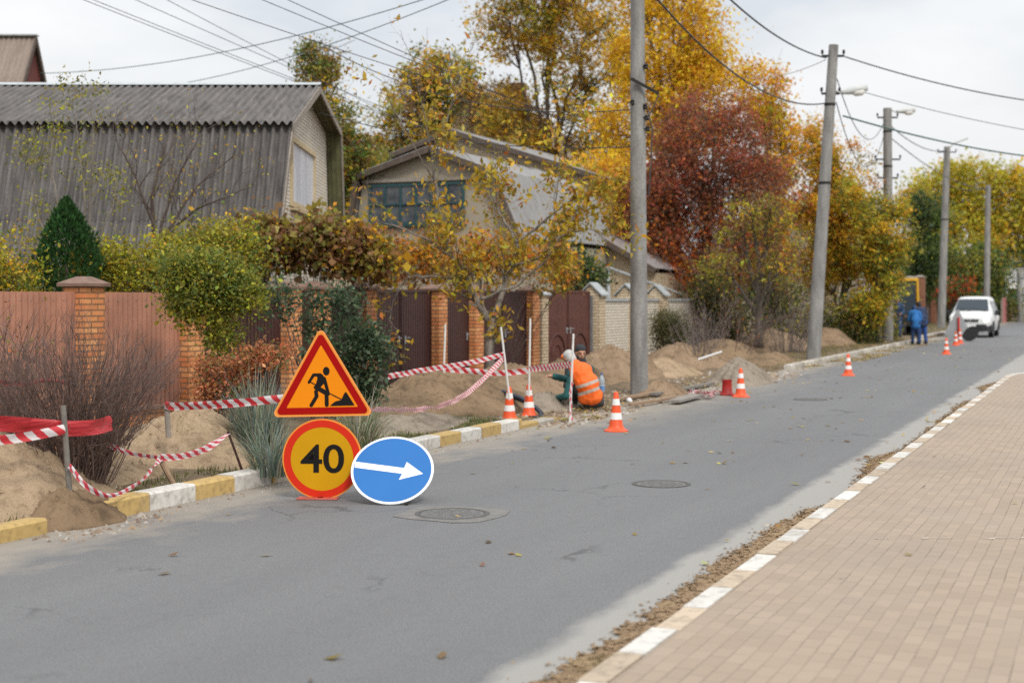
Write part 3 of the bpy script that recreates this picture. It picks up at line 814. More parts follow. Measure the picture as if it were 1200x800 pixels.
# --- cream brick wall
f3 = thing('brick_wall', 'cream brick wall with tin gabled pillars behind the nearest pole', 'wall', (0, TF, 0))
cp = [31.55, 35.3, 38.2, 41.0, 46.4]
pillar(f3, 31.35, 0, .40, 1.85, BRC, TIN, 'flat' if False else 'pyramid')
for x in cp[1:]: pillar(f3, x, 0, .5, 1.86, BRC, TIN, 'gable')
for a, c_ in zip(cp[1:-1], cp[2:]):
    x0, x1 = a + .25, c_ - .25
    MB().box(((x0 + x1) / 2, .02, .8), (x1 - x0, .25, 1.8)).build('wall_panel', BRW, f3)
    MB().box(((x0 + x1) / 2, .02, 1.735), (x1 - x0 - .004, .34, .07)).build('coping', TIN, f3, bevel=.005)
gate('red brown scrolled gate behind the seated worker', 31.75, 34.95, RBROWN, 2, 1.95, True)
MB().box((35.0, -.02, .9), (.10, .12, 1.9)).build('gate_post', GREYM, f3, bevel=.005)

# ================================================================ houses
SL1 = slate_mat('grey_slate', (.058, .053, .052), (.175, .16, .153), (.20, .185, .168))
SL2 = slate_mat('pale_slate', (.19, .186, .186), (.31, .305, .30), (.14, .13, .118))
SL3 = slate_mat('brown_slate', (.20, .155, .13), (.30, .24, .20), (.16, .12, .1))
SL4 = slate_mat('weathered_slate', (.17, .15, .145), (.27, .24, .235), (.12, .105, .1))
OLIVE = plain('olive_boards', (.115, .115, .055), .8, .3, 5, bmp=.3)
TRIM = plain('weathered_trim', (.27, .235, .20), .85, .25, 6, bmp=.2)
DTRIM = plain('dark_trim', (.10, .075, .06), .8, .3, 6)
WINF = plain('yellowed_frame', (.50, .40, .25), .7, .15)
TEAL = plain('teal_frame', (.022, .07, .08), .6, .2)
PLAST = plain('cream_plaster', (.33, .285, .22), .9, .15, 2, bmp=.2)
DRED = plain('dark_red_boards', (.13, .035, .03), .8, .25, 5)
m, nt, b = _new('window_glass'); b.inputs['Base Color'].default_value = (.10, .12, .135, 1); b.inputs['Roughness'].default_value = .08; b.inputs['Specular IOR Level'].default_value = .8
f = noise_n(nt, coords(nt), 2.5, 3); L(nt, ramp(nt, f, [(.3, (.045, .052, .06)), (.7, (.13, .14, .15))]), b.inputs['Base Color']); GLASS = m
m, nt, b = _new('net_curtain'); v = coords(nt); wv = N(nt, 'ShaderNodeTexWave'); wv.inputs['Scale'].default_value = .9; wv.inputs['Distortion'].default_value = 1.5; wv.inputs['Detail'].default_value = 1; wv.bands_direction = 'Y'; L(nt, v, wv.inputs['Vector'])
L(nt, ramp(nt, noise_n(nt, mapped(nt, v, (2.2, 2.2, .3)), 1.6, 3), [(.3, (.46, .48, .54)), (.7, (.68, .69, .74))]), b.inputs['Base Color']); b.inputs['Roughness'].default_value = .35; CURT = m

def corr(mb, A, B, C, D, wave=.15, amp=.026, rows=3, lap=0.0, sub=6):
    """corrugated sheet: A->B along the ridge, A->D down the slope"""
    A, B, C, D = map(Vector, (A, B, C, D)); U = B - A; n = max(2, int(U.length / wave)); k = n * sub
    nm = (B - A).cross(D - A).normalized()
    vs = []
    for j in range(rows + 1):
        q = j / rows
        for i in range(k + 1):
            t = i / k; p = (A * (1 - t) + B * t) * (1 - q) + (D * (1 - t) + C * t) * q
            vs.append(p + nm * (amp * math.sin(2 * math.pi * n * t) + .012 * noise.noise(Vector((i // (sub * 7), j * 3, A.z)))))
    w_ = k + 1
    mb.add(vs, [(j * w_ + i, j * w_ + i + 1, (j + 1) * w_ + i + 1, (j + 1) * w_ + i) for j in range(rows) for i in range(k)])
    return nm
def window(parent, origin, ux, w_, h_, cols_, rows_, fmat, gmat, fw=.06, out=.04, cat='window', sill=True):
    """window in the plane through origin spanned by ux and Z; facing ux x Z turned outward by -n"""
    ux = Vector(ux).normalized(); uz = Vector((0, 0, 1)); nn = ux.cross(uz); o = Vector(origin)
    P = lambda a, z, d: o + ux * a + uz * z + nn * d
    g = MB(); g.add([P(0, 0, .005), P(w_, 0, .005), P(w_, h_, .005), P(0, h_, .005)], [(0, 1, 2, 3)])
    win = g.build('window', gmat, parent)
    fr = MB()
    for i in range(cols_ + 1):
        a = i * w_ / cols_; ww = fw if i in (0, cols_) else fw * .7
        fr.bar(P(a, -fw / 2, out * .5), P(a, h_ + fw / 2, out * .5), ww, out, nn)
    for j in range(rows_ + 1):
        a = j * h_ / rows_; ww = fw if j in (0, rows_) else fw * .7
        fr.bar(P(-fw / 2 + .002, a, out * .5 + .003), P(w_ + fw / 2 - .002, a, out * .5 + .003), out, ww)
    fr.build('frame', fmat, win)
    if sill: MB().bar(P(-.08, -fw, .05), P(w_ + .08, -fw, .05), .12, .04).build('sill', fmat, win)
    return win
def poly_wall(mb, pts): return mb.add(pts, [tuple(range(len(pts)))])

# --- house A: grey corrugated mansard left of centre
hA = thing('house', 'brick house under a long grey corrugated mansard roof', 'house', CL(-4.13, 27, 0), CAMROT)
prof = [(-1.15, 2.35), (-.62, 3.3), (0, 5.14), (3.6, 6.36), (7.4, 5.86), (8.25, 2.8)]
x0, x1 = -9.3, 0.0
rf = MB(); corr(rf, (x0, prof[2][0] + .02, prof[2][1] - .02), (x1 - .02, prof[2][0] + .02, prof[2][1] - .02), (x1 - .1, prof[1][0] - .03, prof[1][1] - .08), (x0, prof[1][0] - .03, prof[1][1] - .08), .16, .055)
corr(rf, (x0, prof[1][0] + .03, prof[1][1] - .0), (x1 - .1, prof[1][0] + .03, prof[1][1]), (x1 - .1, prof[0][0], prof[0][1]), (x0, prof[0][0], prof[0][1]), .16, .055)
rf.build('lower_roof', SL1, hA, smooth=True)
rf = MB(); corr(rf, (x0, 3.6, 6.36), (x1, 3.6, 6.36), (x1, -.16, 5.085), (x0, -.16, 5.085), .16, .042); ur = rf.build('upper_roof', SL1, hA, smooth=True)
rf = MB(); corr(rf, (x0, 3.6, 6.36), (x1, 3.6, 6.36), (x1, 7.5, 5.82), (x0, 7.5, 5.82), .3, .02, 2); corr(rf, (x0, 7.42, 5.84), (x1, 7.42, 5.84), (x1, 8.25, 2.8), (x0, 8.25, 2.8), .3, .02, 2)
rf.build('rear_roof', SL1, hA, smooth=True)
rc = MB(); rc.add([(x0, 3.42, 6.345), (x1 + .03, 3.42, 6.345), (x1 + .03, 3.6, 6.42), (x0, 3.6, 6.42), (x1 + .03, 3.78, 6.36), (x0, 3.78, 6.36)], [(0, 1, 2, 3), (3, 2, 4, 5)]); rc.build('ridge_cap', TIN, ur)
gw = MB(); gx = -.36
poly_wall(gw, [(gx, -.55, 0), (gx, 7.9, 0), (gx, 7.9, 2.9), (gx, 7.28, 5.76), (gx, 3.6, 6.27), (gx, .08, 5.06), (gx, -.5, 3.3)])
gw.box((gx - .14, 3.6, 1.5), (.2, 8.0, 3.0)); gw.build('gable_wall', BRW, hA)
MB().box((-5, 2.5, 1.45), (8.6, 6.2, 2.9)).build('wall', BRW, hA)
sf = MB()
for (a, c_) in (((0, 5.14), (3.6, 6.36)), ((3.6, 6.36), (7.4, 5.86)), ((7.4, 5.86), (8.25, 2.8))):
    d = Vector((0, c_[0] - a[0], c_[1] - a[1])).normalized(); nrm = Vector((0, -d.z, d.y)); nrm = nrm if nrm.z < 0 else -nrm
    if c_[0] > 8: nrm = V(0, -1, -.28).normalized()
    o_ = nrm * .07
    sf.add([V(gx, *a) + o_, V(-.03, *a) + o_, V(-.03, *c_) + o_, V(gx, *c_) + o_], [(0, 1, 2, 3)])
    for k in (1, 2): sf.bar(V(gx + k * .11, *a) + o_ * 1.1, V(gx + k * .11, *c_) + o_ * 1.1, .012, .02)
sf.build('soffit', OLIVE, hA)
bb = MB()
for (a, c_, t_) in (((-.16, 5.06), (3.6, 6.33), .15), ((3.6, 6.33), (7.45, 5.81), .13), ((7.45, 5.81), (8.28, 2.75), .10)):
    bb.bar((.0, a[0], a[1] - .06), (.0, c_[0], c_[1] - .06), .035, t_, (0, 0, 1) if a[0] < 7 else (0, -1, 0))
bb.bar((-.02, -.02, 5.04), (-.12, -.64, 3.25), .03, .12, (0, -1, 0))
bb.build('bargeboard', TRIM, hA)
wn = window(hA, (gx, 1.85, 3.70), (0, 1, 0), 3.3, 1.32, 1, 1, WINF, CURT, .11, .05)
# --- house E: steep slate roof at the far left
hE = thing('house', 'brown slate roof with dark red gable peeking over the mansard house', 'house', CL(-15.05, 45, 0), CAMROT)
for nm_, sg, ey in (('roof', -1, -1.5), ('roof', 1, 1.5)):
    rf = MB(); corr(rf, (-6, 0, 10.05), (.0, 0, 10.05), (-.0, ey, 7.9), (-6, ey, 7.9), .16, .022, 2); r_ = rf.build('roof', SL3, hE, smooth=True)
MB().bar((-6, 0, 10.09), (.05, 0, 10.09), .3, .04).build('ridge_cap', TIN, r_)
g_ = MB(); poly_wall(g_, [(-.12, -1.35, 8.0), (-.12, 1.35, 8.0), (-.12, 0, 9.95)]); g_.build('gable', DRED, hE)
bb = MB(); bb.bar((.0, 0, 10.0), (.0, -1.55, 7.8), .04, .16, (0, 0, 1)); bb.bar((.0, 0, 10.0), (.0, 1.55, 7.8), .04, .16, (0, 0, 1)); bb.build('bargeboard', DTRIM, hE)
MB().box((-3.2, 0, 4.0), (6, 2.5, 8.0)).build('wall', BRW, hE)

# --- house B: gambrel gable with teal windows
def gable_house(name, label, s0, t0, prof_, length, wallm, roofm, rakem, ov=.3, wave=.17, ground=0):
    h = thing(name, label, 'house', (s0, t0, 0)); wl = MB()
    ins = [(y * .96, z - .12) for y, z in prof_]
    poly_wall(wl, [(0, ins[0][0], ground), (0, ins[-1][0], ground)] + [(0, y, z) for y, z in ins[::-1]])
    for sg in (0, -1):
        y, z = ins[sg]; wl.add([(0, y, ground), (length, y, ground), (length, y, z), (0, y, z)], [(0, 1, 2, 3)])
    wl.build('wall', wallm, h)
    for k in range(len(prof_) - 1):
        (ya, za), (yb, zb) = prof_[k], prof_[k + 1]
        if za < zb: (ya, za), (yb, zb) = (yb, zb), (ya, za)
        r_ = MB(); corr(r_, (-ov, ya, za), (length, ya, za), (length, yb, zb), (-ov, yb, zb), wave, .022, 2); ro = r_.build('roof', roofm, h, smooth=True)
        MB().bar((-ov + .01, ya, za - .09), (-ov + .01, yb, zb - .09), .04, .17, (0, 0, 1) if abs(za - zb) < 1.6 * abs(ya - yb) else (0, 1, 0)).build('bargeboard', rakem, ro)
        MB().bar((-ov * .5, ya, za - .06), (-ov * .5, yb, zb - .06), ov * .9, .03, (0, 0, 1) if abs(za - zb) < 1.6 * abs(ya - yb) else (0, 1, 0)).build('soffit', DTRIM, ro)
    return h
hB = gable_house('house', 'cream house with gambrel gable and teal framed veranda windows', 36.8, 18.0, [(-2.75, 3.5), (-1.95, 5.39), (0, 6.14), (2.4, 5.41), (2.75, 3.4)], 8, PLAST, SL2, DTRIM)
MB().bar((-.06, -1.95, 5.2), (-.06, 2.3, 5.2), .1, .1).build('beam', TRIM, hB)
window(hB, (-.02, 2.05, 3.95), (0, -1, 0), 3.0, 1.12, 6, 2, TEAL, GLASS, .07, .05)
MB().add([(-.028, 1.25, 4.0), (-.028, .8, 4.0), (-.028, .8, 4.42), (-.028, 1.25, 4.42)], [(0, 1, 2, 3)]).build('dark_pane', GLASS, hB)
hC = gable_house('house', 'taller cream plank house behind the gambrel house', 46.0, 21.7, [(-6.0, 5.84), (0, 7.8), (6.0, 5.84)], 9, BRC, SL2, DTRIM, .35)
MB().box((-.03, 0.2, 6.7), (.05, 2.2, .12)).build('wall_batten', TRIM, hC)
window(hC, (-.02, -1.2, 4.6), (0, -1, 0), 1.4, 1.3, 2, 1, WINF, GLASS, .08, .05)
# chimney far behind + brown roof
hG = gable_house('house', 'distant house with brown tiled roof half hidden by trees', 60, 27.5, [(-5.0, 7.2), (0, 11.3), (5.0, 7.2)], 9, BRC, SL3, DTRIM, .3)
MB().box((3, -1.2, 11.0), (.6, .6, 2.2)).build('chimney', BRR, hG)
# --- shed D with lean-to behind the cream wall
hD = gable_house('shed', 'low shed with weathered slate roof behind the cream wall', 44.4, 16.6, [(-3.0, 2.75), (0, 4.45), (3.0, 2.75)], 7, BRC, SL4, DTRIM, .4, .17); hD['category'] = 'shed'
pb = MB(); pb.tube([OT(712, 313, 13.2), OT(802, 346, 13.2)], .035, 6); pb.tube([OT(712, 316, 13.3), OT(713, 352, 13.3)], .06, 8)
pbo = pb.build('canopy_rail', plain('pale_metal', (.45, .48, .5), .5), None); tag(pbo, 'pale sloping canopy rail on a rusty post over the cream wall', 'rail')
lt = thing('lean_to', 'flat slate roofed lean-to right of the shed behind the cream wall', 'lean-to', (47.5, 14.4, 0))
rf = MB(); corr(rf, (0, 1.2, 2.75), (6.5, 1.2, 2.75), (6.5, -1.2, 2.55), (0, -1.2, 2.55), .17, .022, 2); rf.build('roof', SL4, lt, smooth=True)
MB().bar((0, -1.2, 2.46), (6.5, -1.2, 2.46), .05, .14).build('fascia', DTRIM, lt)
MB().box((3.3, .3, 1.2), (6, 1.6, 2.4)).build('wall', BRC, lt)
MB().bar((2.2, -.52, 1.5), (3.0, -.52, 1.5), .04, 1.0).build('window', GLASS, lt)
# --- distant brick pillars and house near the digger
f4 = thing('brick_fence', 'distant red brown brick pillars and dark panels beyond the blue workers', 'fence', (0, TF, 0))
for px, pyt in ((1067, 326), (1078, 325), (1092, 331)):
    x = ST_(px, 11.6); z_ = ZT(px, 11.6); h = EYE + (350 - pyt) * z_ / FPX
    pillar(f4, x, -1.0, .62, h, BRR, TRIM)
xa, xb = ST_(1067, 11.6), ST_(1092, 11.6)
MB().bar((xa + .3, -.95, 1.2), (xb - .3, -.95, 1.2), .06, 2.3).build('panel', DBROWN, f4)
MB().bar((xb + .3, -.95, 1.0), (xb + 30, -.95, 1.0), .08, 2.0).build('panel', plain('green_panel', (.03, .05, .03), .6), f4)
hF = gable_house('house', 'distant reddish house behind the digger', 88, 19, [(-3.5, 4.4), (0, 8.0), (3.5, 4.4)], 9, PLAST, plain('red_roof', (.22, .06, .035), .8, .3), DTRIM, .3)
PINK = plain('pink_sheet', (.38, .13, .12), .7)
f5 = thing('sheet_fence', 'short pink sheet fence far down the road at the picture edge', 'fence', (0, 0, 0))
a = W(1174, 378, 104); c_ = W(1186, 376, 112)
MB().bar((a.x, a.y, .9), (c_.x, c_.y, .9), .06, 1.9).build('panel', PINK, f5); MB().bar((a.x, a.y, -.1), (a.x, a.y, 2.1), .12, .12, (1, 0, 0)).build('post', TRIM, f5)

# ================================================================ poles, lamps, wires
CONC = bark('pole_concrete', (.15, .145, .137), (.33, .322, .31), 5)
STEEL = plain('dark_steel', (.022, .02, .018), .6, .3, 9, .4)
INSUL = plain('insulator', (.35, .33, .3), .3)
WIREM = plain('wire', (.035, .037, .04), .6)
WIREG = plain('green_wire', (.05, .11, .10), .6)
LAMPM = plain('lamp_grey', (.50, .51, .50), .45)
def pole(label, bpx, bpy, tpx, tpy, r0, r1, h0=.1, ext=0, lamp=False, bands=(), group='concrete utility poles along the kerb'):
    b0 = G(bpx, bpy, h0); z_ = (EYE - h0) * FPX / (bpy - 350); t0 = W(tpx, tpy, z_)
    d = t0 - b0
    if ext: t0 = b0 + d * ext; d = t0 - b0
    o = thing('utility_pole', label, 'utility pole', b0, 0, group)
    MB().tube([V(0, 0, -.3)] + [d * q for q in (0, .25, .5, .75, 1)], [r0] + [r0 + (r1 - r0) * q for q in (0, .25, .5, .75, 1)], 16).build('shaft', CONC, o, auto=40)
    hw = MB()
    for q in bands:
        c = d * q; rr = r0 + (r1 - r0) * q + .012
        hw.lathe([(rr, -.035), (rr, .035)], 16, c)
    if bands: hw.build('steel_band', STEEL, o)
    return o, b0, d
p1, b1, d1 = pole('tall concrete utility pole nearest the camera beside the seated worker', 749, 457, 747, 0, .165, .12, .1, 1.22, bands=())
z1 = (EYE - .1) * FPX / 107
br_ = MB(); br_.bar(W(739, 92, z1 - .2) - b1, W(772, 110, z1 - .2) - b1, .05, .05); br_.build('bracket', STEEL, p1)
ins = MB()
for (px, py) in ((757, 78), (756, 125), (758, 138), (759, 151), (741, 120)):
    c = W(px, py, z1 - .1) - b1; ins.bar(c + CL(-.1, 0, 0), c, .02, .02); ins.lathe([(.02, -.05), (.045, -.03), (.03, 0), (.045, .02), (.02, .05)], 10, c)
ins.build('insulator', STEEL, p1)
cb = MB(); cb.tube([W(758, 125, z1 - .15) - b1, W(764, 150, z1 - .15) - b1, W(763, 190, z1 - .15) - b1, W(760, 230, z1 - .15) - b1], .012, 5); cb.tube([W(772, 110, z1 - .2) - b1, W(765, 128, z1 - .2) - b1, W(757, 140, z1 - .2) - b1], .012, 5); cb.build('down_cable', WIREM, p1)
p2, b2, d2 = pole('concrete lamp pole leaning over the orange autumn trees', 953, 420, 977, 53, .20, .135, .1, bands=(.56, .81))
p3, b3, d3 = pole('grey lamp pole rising behind the yellow trees', 1041, 399, 1040, 127, .20, .17, .1, bands=(.75, .9))
p4, b4, d4 = pole('grey concrete pole just left of the white van', 1103, 385, 1110, 172, .22, .17, .1, bands=(.6,))
p5, b5, d5 = pole('slim grey pole behind the white van', 1156, 381, 1158, 217, .2, .15, .1)
p6, b6, d6 = pole('short grey post at the right edge beside the teal sign', 1195, 376, 1195, 316, .22, .2, .1, group=None)
def lamp(p, b, d, q, zz, arm_px, head_px):
    c = d * q
    a = W(arm_px[0], arm_px[1], zz) - b; e = W(head_px[0], head_px[1], zz) - b
    MB().tube([c, (c + a) / 2 + V(0, 0, .05), a], .035, 8).build('lamp_arm', LAMPM, p)
    dd = (e - a).normalized(); l = (e - a).length
    M = dd.to_track_quat('Z', 'Y').to_matrix()
    hd = MB(); hd.lathe([(.045, 0), (.07, l * .15), (.11, l * .45), (.125, l * .75), (.09, l), (.01, l * 1.04)], 14, a, M)
    ho = hd.build('lamp_head', LAMPM, p, smooth=True)
    lg = MB(); lg.lathe([(.02, l * .4), (.11, l * .55), (.12, l * .8), (.02, l * .98)], 12, a + V(0, 0, -.07), M); lg.build('lens', plain('lamp_lens', (.75, .75, .72), .3), ho, smooth=True)
def crossarm(p, b, d, q, wd, n, wire_side=CL(1, 0)):
    c = d * q; o = MB(); o.bar(c - wire_side * wd, c + wire_side * wd, .06, .06)
    for k in range(n):
        e = c + wire_side * wd * (2 * k / (n - 1) - 1); o.lathe([(.015, 0), (.015, .06), (.05, .08), (.03, .12), (.045, .15), (.01, .18)], 8, e)
    o.build('crossarm', STEEL, p)
zp2 = (EYE - .1) * FPX / 70; zp3 = (EYE - .1) * FPX / 49
lamp(p2, b2, d2, .85, zp2, (985, 109), (1016, 103)); lamp(p3, b3, d3, .985, zp3, (1050, 131), (1072, 129))
crossarm(p2, b2, d2, .965, .3, 2); crossarm(p2, b2, d2, .845, .25, 2); crossarm(p3, b3, d3, .96, .4, 3); crossarm(p3, b3, d3, .78, .5, 3); crossarm(p3, b3, d3, .70, .4, 2); crossarm(p4, b4, d4, .97, .5, 3); crossarm(p5, b5, d5, .97, .4, 2)
zp4 = (EYE - .1) * FPX / 35
MB().tube([W(1109, 176, zp4) - b4, W(1118, 168, zp4) - b4, W(1134, 162, zp4) - b4], .05, 6).build('lamp_arm', LAMPM, p4)

def wire(label, a, b, sag=.3, r=.011, mat=WIREM, group=None, name='overhead_wire'):
    a = Vector(a); b = Vector(b); n = 28
    pts = [a.lerp(b, i / n) - V(0, 0, 4 * sag * (i / n) * (1 - i / n)) for i in range(n + 1)]
    return tag(MB().tube(pts, r, 5).build(name, mat, smooth=True), label, 'wire', group)
wire('thick black cable from the nearest pole top to the leaning pole top', b1 + V(0, 0, 9.0), W(968, 68, zp2), .55, .022)
wire('black cable from the nearest pole to the leaning pole below its top', W(746, -30, z1), W(968, 121, zp2), .75, .02)
wire('black wire from the leaning pole top to beyond the right edge', W(985, 65, zp2), W(1330, 128, 45), .35, .02)
wire('thin grey wire from the leaning pole lamp to the right edge', W(1008, 107, zp2), W(1330, 170, 47), .2, .013, plain('grey_wire', (.2, .2, .21), .6))
wire('thick dark green cable from the far lamp pole to the right edge', W(988, 136, zp2), W(1340, 188, 58), .45, .026, WIREG)
wire('slack black wire from the leaning pole to the far lamp pole', W(981, 93, zp2), W(1037, 140, zp3), 1.2, .014)
wire('second slack wire from the leaning pole down to the far lamp pole', W(980, 120, zp2), W(1037, 154, zp3), 1.6, .014)
wire('thin wire from the far lamp pole to the pole beside the van', W(1042, 146, zp3), W(1110, 176, zp4), .4, .022)
wire('thin wire from the far lamp pole sagging behind the van', W(1042, 160, zp3), W(1158, 222, (EYE - .1) * FPX / 31), .5, .02)
wire('wire between the pole beside the van and the slim pole', W(1108, 215, zp4), W(1158, 219, (EYE - .1) * FPX / 31), .3, .025)
wire('faint wire reaching the leaning pole from the yellow birch', W(850, 88, 52), W(968, 70, zp2), .3, .01, plain('grey_wire', (.2, .2, .21), .6))
LW = [((95, 0), (345, 97), (610, 192)), ((106, 0), (352, 97), (616, 193)), ((145, 0), (400, 116), (640, 205)), ((205, 0), (330, 63), (535, 172)),
      ((222, 0), (400, 62), (668, 142)), ((300, 0), (445, 62), (690, 150)), ((330, 0), (470, 66), (700, 158))]
LBL = ['lowest of the thin wires slanting above the mansard roof', 'second lowest thin wire slanting above the mansard roof', 'third thin wire from the lowest above the mansard roof',
       'middle thin wire of the bundle slanting towards the gambrel house', 'thin wire passing over the olive tree towards the tall pole', 'second highest thin wire slanting towards the tall pole', 'highest thin wire slanting towards the tall pole']
for (a, mid_, e), lb in zip(LW, LBL):
    z0 = 24.5; k = 300 / (mid_[0] - a[0])
    st = (a[0] - 300, a[1] - (mid_[1] - a[1]) * k * 1.04)
    wire(lb, W(st[0], st[1], z0), W(e[0], e[1], 48 if e[0] < 660 else 30), .12, .008, plain('wire_dark', (.03, .022, .028), .6), 'thin wires over the mansard roof')
wire('long green service wire rising from the left roof', W(48, 86, 44), W(620, -42, 28), .5, .011, WIREG)
wire('green service wire crossing behind the mansard ridge', W(195, 101, 46), W(640, -50, 28), .35, .011, WIREG)
wire('low dark wire sagging through the tree in front of the gambrel house', W(330, 118, 32), W(741, 172, z1), .35, .01)
wire('dark wire from the tall pole bracket towards the left gardens', W(380, 55, 30), W(741, 128, z1), .5, .01)
# ================================================================ road signs
ORF = plain('orange_reflective', (.78, .235, .006), .38, .04, 3, spec=.12)
REDF = plain('red_reflective', (.34, .004, .003), .38, .08, 3, spec=.12)
REDB = plain('bright_red_reflective', (.60, .03, .012), .38, .08, 3, spec=.12)
RIM = plain('orange_rim', (.80, .27, .045), .4, .05, spec=.12)
MUST = plain('mustard_reflective', (.56, .285, .006), .4, .06, 3, spec=.12)
BLACK = plain('sign_black', (.012, .010, .010), .5, .1, spec=.12)
BLUE = plain('blue_reflective', (.032, .145, .40), .36, .05, 2, spec=.12)
WHITE = plain('white_reflective', (.80, .80, .82), .4, .04, spec=.12)
SBACK = plain('sign_back', (.33, .34, .35), .5, .1, 3, .3, spec=.12)
def circ(r, n=64, cx=0, cz=0): return [(cx + r * math.cos(2 * math.pi * i / n), cz + r * math.sin(2 * math.pi * i / n)) for i in range(n)]
def rtri(side, rad, n=8):
    """rounded triangle: corner circles of radius rad placed on a triangle whose sharp side is `side`"""
    hh = side * math.sqrt(3) / 2; inr = hh / 3; out = []
    for k, a0 in enumerate((90, 210, 330)):
        cx, cz = (2 * inr - 2 * rad) * math.cos(R(a0)), (2 * inr - 2 * rad) * math.sin(R(a0))
        for i in range(n + 1):
            a = R(a0 - 60 + 120 * i / n); out.append((cx + rad * math.cos(a), cz + rad * math.sin(a)))
    return out
def fy(y): return lambda p: (p[0], y, p[1])

zs = EYE * FPX / (584 - 350); k_ = zs / FPX
sg0 = W(376, 350, zs); sg0.z = 0
sgn = thing('road_works_sign', 'orange road works triangle over a 40 speed disc on a red stand', 'road sign', sg0, CAMROT + R(-3))
PX = lambda px, py: ((px - 376) * k_, EYE - (py - 350) * k_)
cx, cz = PX(377.5, 537.5); rr = 47 * k_
def disc_plate(name, parent, rad, rimw, ringw, rim_m, ring_m, field_m, off):
    pl = MB(); pl.prism(circ(rad), fy(0), fy(.012)); p = pl.build(name, [rim_m], parent, loc=off)
    MB().prism(circ(rad - rimw - ringw + .002), fy(-.002), fy(-.0005)).build('field', field_m, p)
    if ring_m is not None: 
        rg_ = MB(); rg_.ring(circ(rad - rimw), circ(rad - rimw - ringw), fy(-.003)); rg_.ring(circ(rad - rimw), circ(rad - rimw), lambda q: (q[0], -.003, q[1])); rg_.build('border', ring_m, p)
    return p
dp_ = disc_plate('speed_disc', sgn, rr, .013, .062, RIM, REDB, MUST, (cx, 0, cz))
cu = bpy.data.curves.new('digits', 'FONT'); cu.body = '40'; cu.size = .375; cu.align_x = 'CENTER'; cu.offset = .005; cu.extrude = .0008; cu.space_character = .98
to = bpy.data.objects.new('digits_tmp', cu); COL.objects.link(to)
dg = bpy.context.evaluated_depsgraph_get(); dm = bpy.data.meshes.new_from_object(to.evaluated_get(dg)); bpy.data.objects.remove(to)
xs_ = [v.co.x for v in dm.vertices]; ys_ = [v.co.y for v in dm.vertices]
mxx, mnx, mxy, mny = max(xs_), min(xs_), max(ys_), min(ys_)
gw_, gh_ = 51.5 * k_, 33.5 * k_
for v in dm.vertices:
    v.co = Vector(((v.co.x - (mxx + mnx) / 2) / (mxx - mnx) * gw_, -.0045 - v.co.z * .3, (v.co.y - (mxy + mny) / 2) / (mxy - mny) * gh_))
dm.polygons.foreach_set('use_smooth', [False] * len(dm.polygons)); dm.materials.clear(); dm.materials.append(BLACK); dm.name = 'digits'
do = bpy.data.objects.new('digits', dm); COL.objects.link(do); do.parent = dp_; do.location = (.002, 0, .003)
# triangle
tc_ = PX(377, 454); side = 121 * k_
# centroid of the rounded triangle: bottom edge at 488, apex at 388
inr = side * math.sqrt(3) / 6; rad = .035
tz = PX(377, 487.5)[1] + inr
tri = MB(); tri.prism(rtri(side, rad)[::-1], fy(0), fy(.02)); to_ = tri.build('warning_triangle', RIM, sgn, loc=(PX(377.5, 0)[0], -.012, tz)); to_.rotation_euler = (0, R(-1.2), 0)
s1_, s2_ = side - .07, side - .07 - .205
rg_ = MB(); rg_.ring(rtri(s1_, rad * .85), rtri(s2_, .006), fy(-.003)); rg_.build('border', REDF, to_)
MB().prism(rtri(s2_ + .01, .006)[::-1], fy(-.002), fy(-.0005)).build('field', ORF, to_)
ed = MB(); ed.ring(rtri(side - .001, rad), rtri(side - .03, rad * .95), fy(-.0022)); ed.build('bright_edge', plain('bright_orange_edge', (.85, .33, .07), .4, .03), to_)
# pictogram traced in sign millimetres
pic = MB(); lay = [.0035]
def pq(X, Y): 
    px, py = 340 + X / 10.66, 415 + Y / 10.66
    return ((px - 377.5) * k_, EYE - (py - 350) * k_ - tz)
def piece(pts):
    y = -lay[0]; lay[0] += .00012
    pic.add([(a, y, c) for a, c in [pq(*p) for p in pts]], [tuple(range(len(pts)))])
def stroke(a, b_, w0, w1=None, n=7):
    w1 = w1 or w0; a = np.array(a, float); b2 = np.array(b_, float); an = math.atan2(*(b2 - a)[::-1]); pts = []
    for i in range(n + 1): q = an + math.pi / 2 + math.pi * i / n; pts.append((a[0] + w0 / 2 * math.cos(q), a[1] + w0 / 2 * math.sin(q)))
    for i in range(n + 1): q = an - math.pi / 2 + math.pi * i / n; pts.append((b2[0] + w1 / 2 * math.cos(q), b2[1] + w1 / 2 * math.sin(q)))
    piece(pts)
piece([(460 + 42 * math.cos(2 * math.pi * i / 24), 210 + 54 * math.sin(2 * math.pi * i / 24)) for i in range(24)])
stroke((385, 255), (300, 254), 40); stroke((298, 256), (240, 346), 38, 34)
piece([(380, 236), (415, 255), (442, 300), (440, 350), (385, 408), (440, 440), (500, 490), (490, 515), (435, 505), (300, 425), (298, 398), (322, 380), (346, 300), (340, 268)])
stroke((432, 300), (478, 480), 44, 40); stroke((326, 462), (332, 522), 48); stroke((332, 522), (262, 632), 46)
stroke((458, 500), (458, 630), 50); stroke((262, 345), (318, 376), 13); stroke((495, 488), (640, 563), 13)
piece([(498, 645), (520, 622), (560, 592), (600, 580), (640, 572), (672, 505), (690, 478), (706, 476), (722, 500), (808, 642)])
pic.build('pictogram', BLACK, to_)
st = MB(); st.bar((-.0, .035, .02), (-.0, .035, tz + .1), .03, .03); st.bar((0, .05, .55), (0, .42, .02), .025, .025); st.build('post', SBACK, sgn)
bp = MB(); bp.box((-.02, -.02, .008), (.36, .16, .012)); bp.box((0, .2, .008), (.06, .5, .012)); bp.build('base_plate', plain('faded_red_paint', (.42, .10, .075), .6, .2), sgn, bevel=.003)

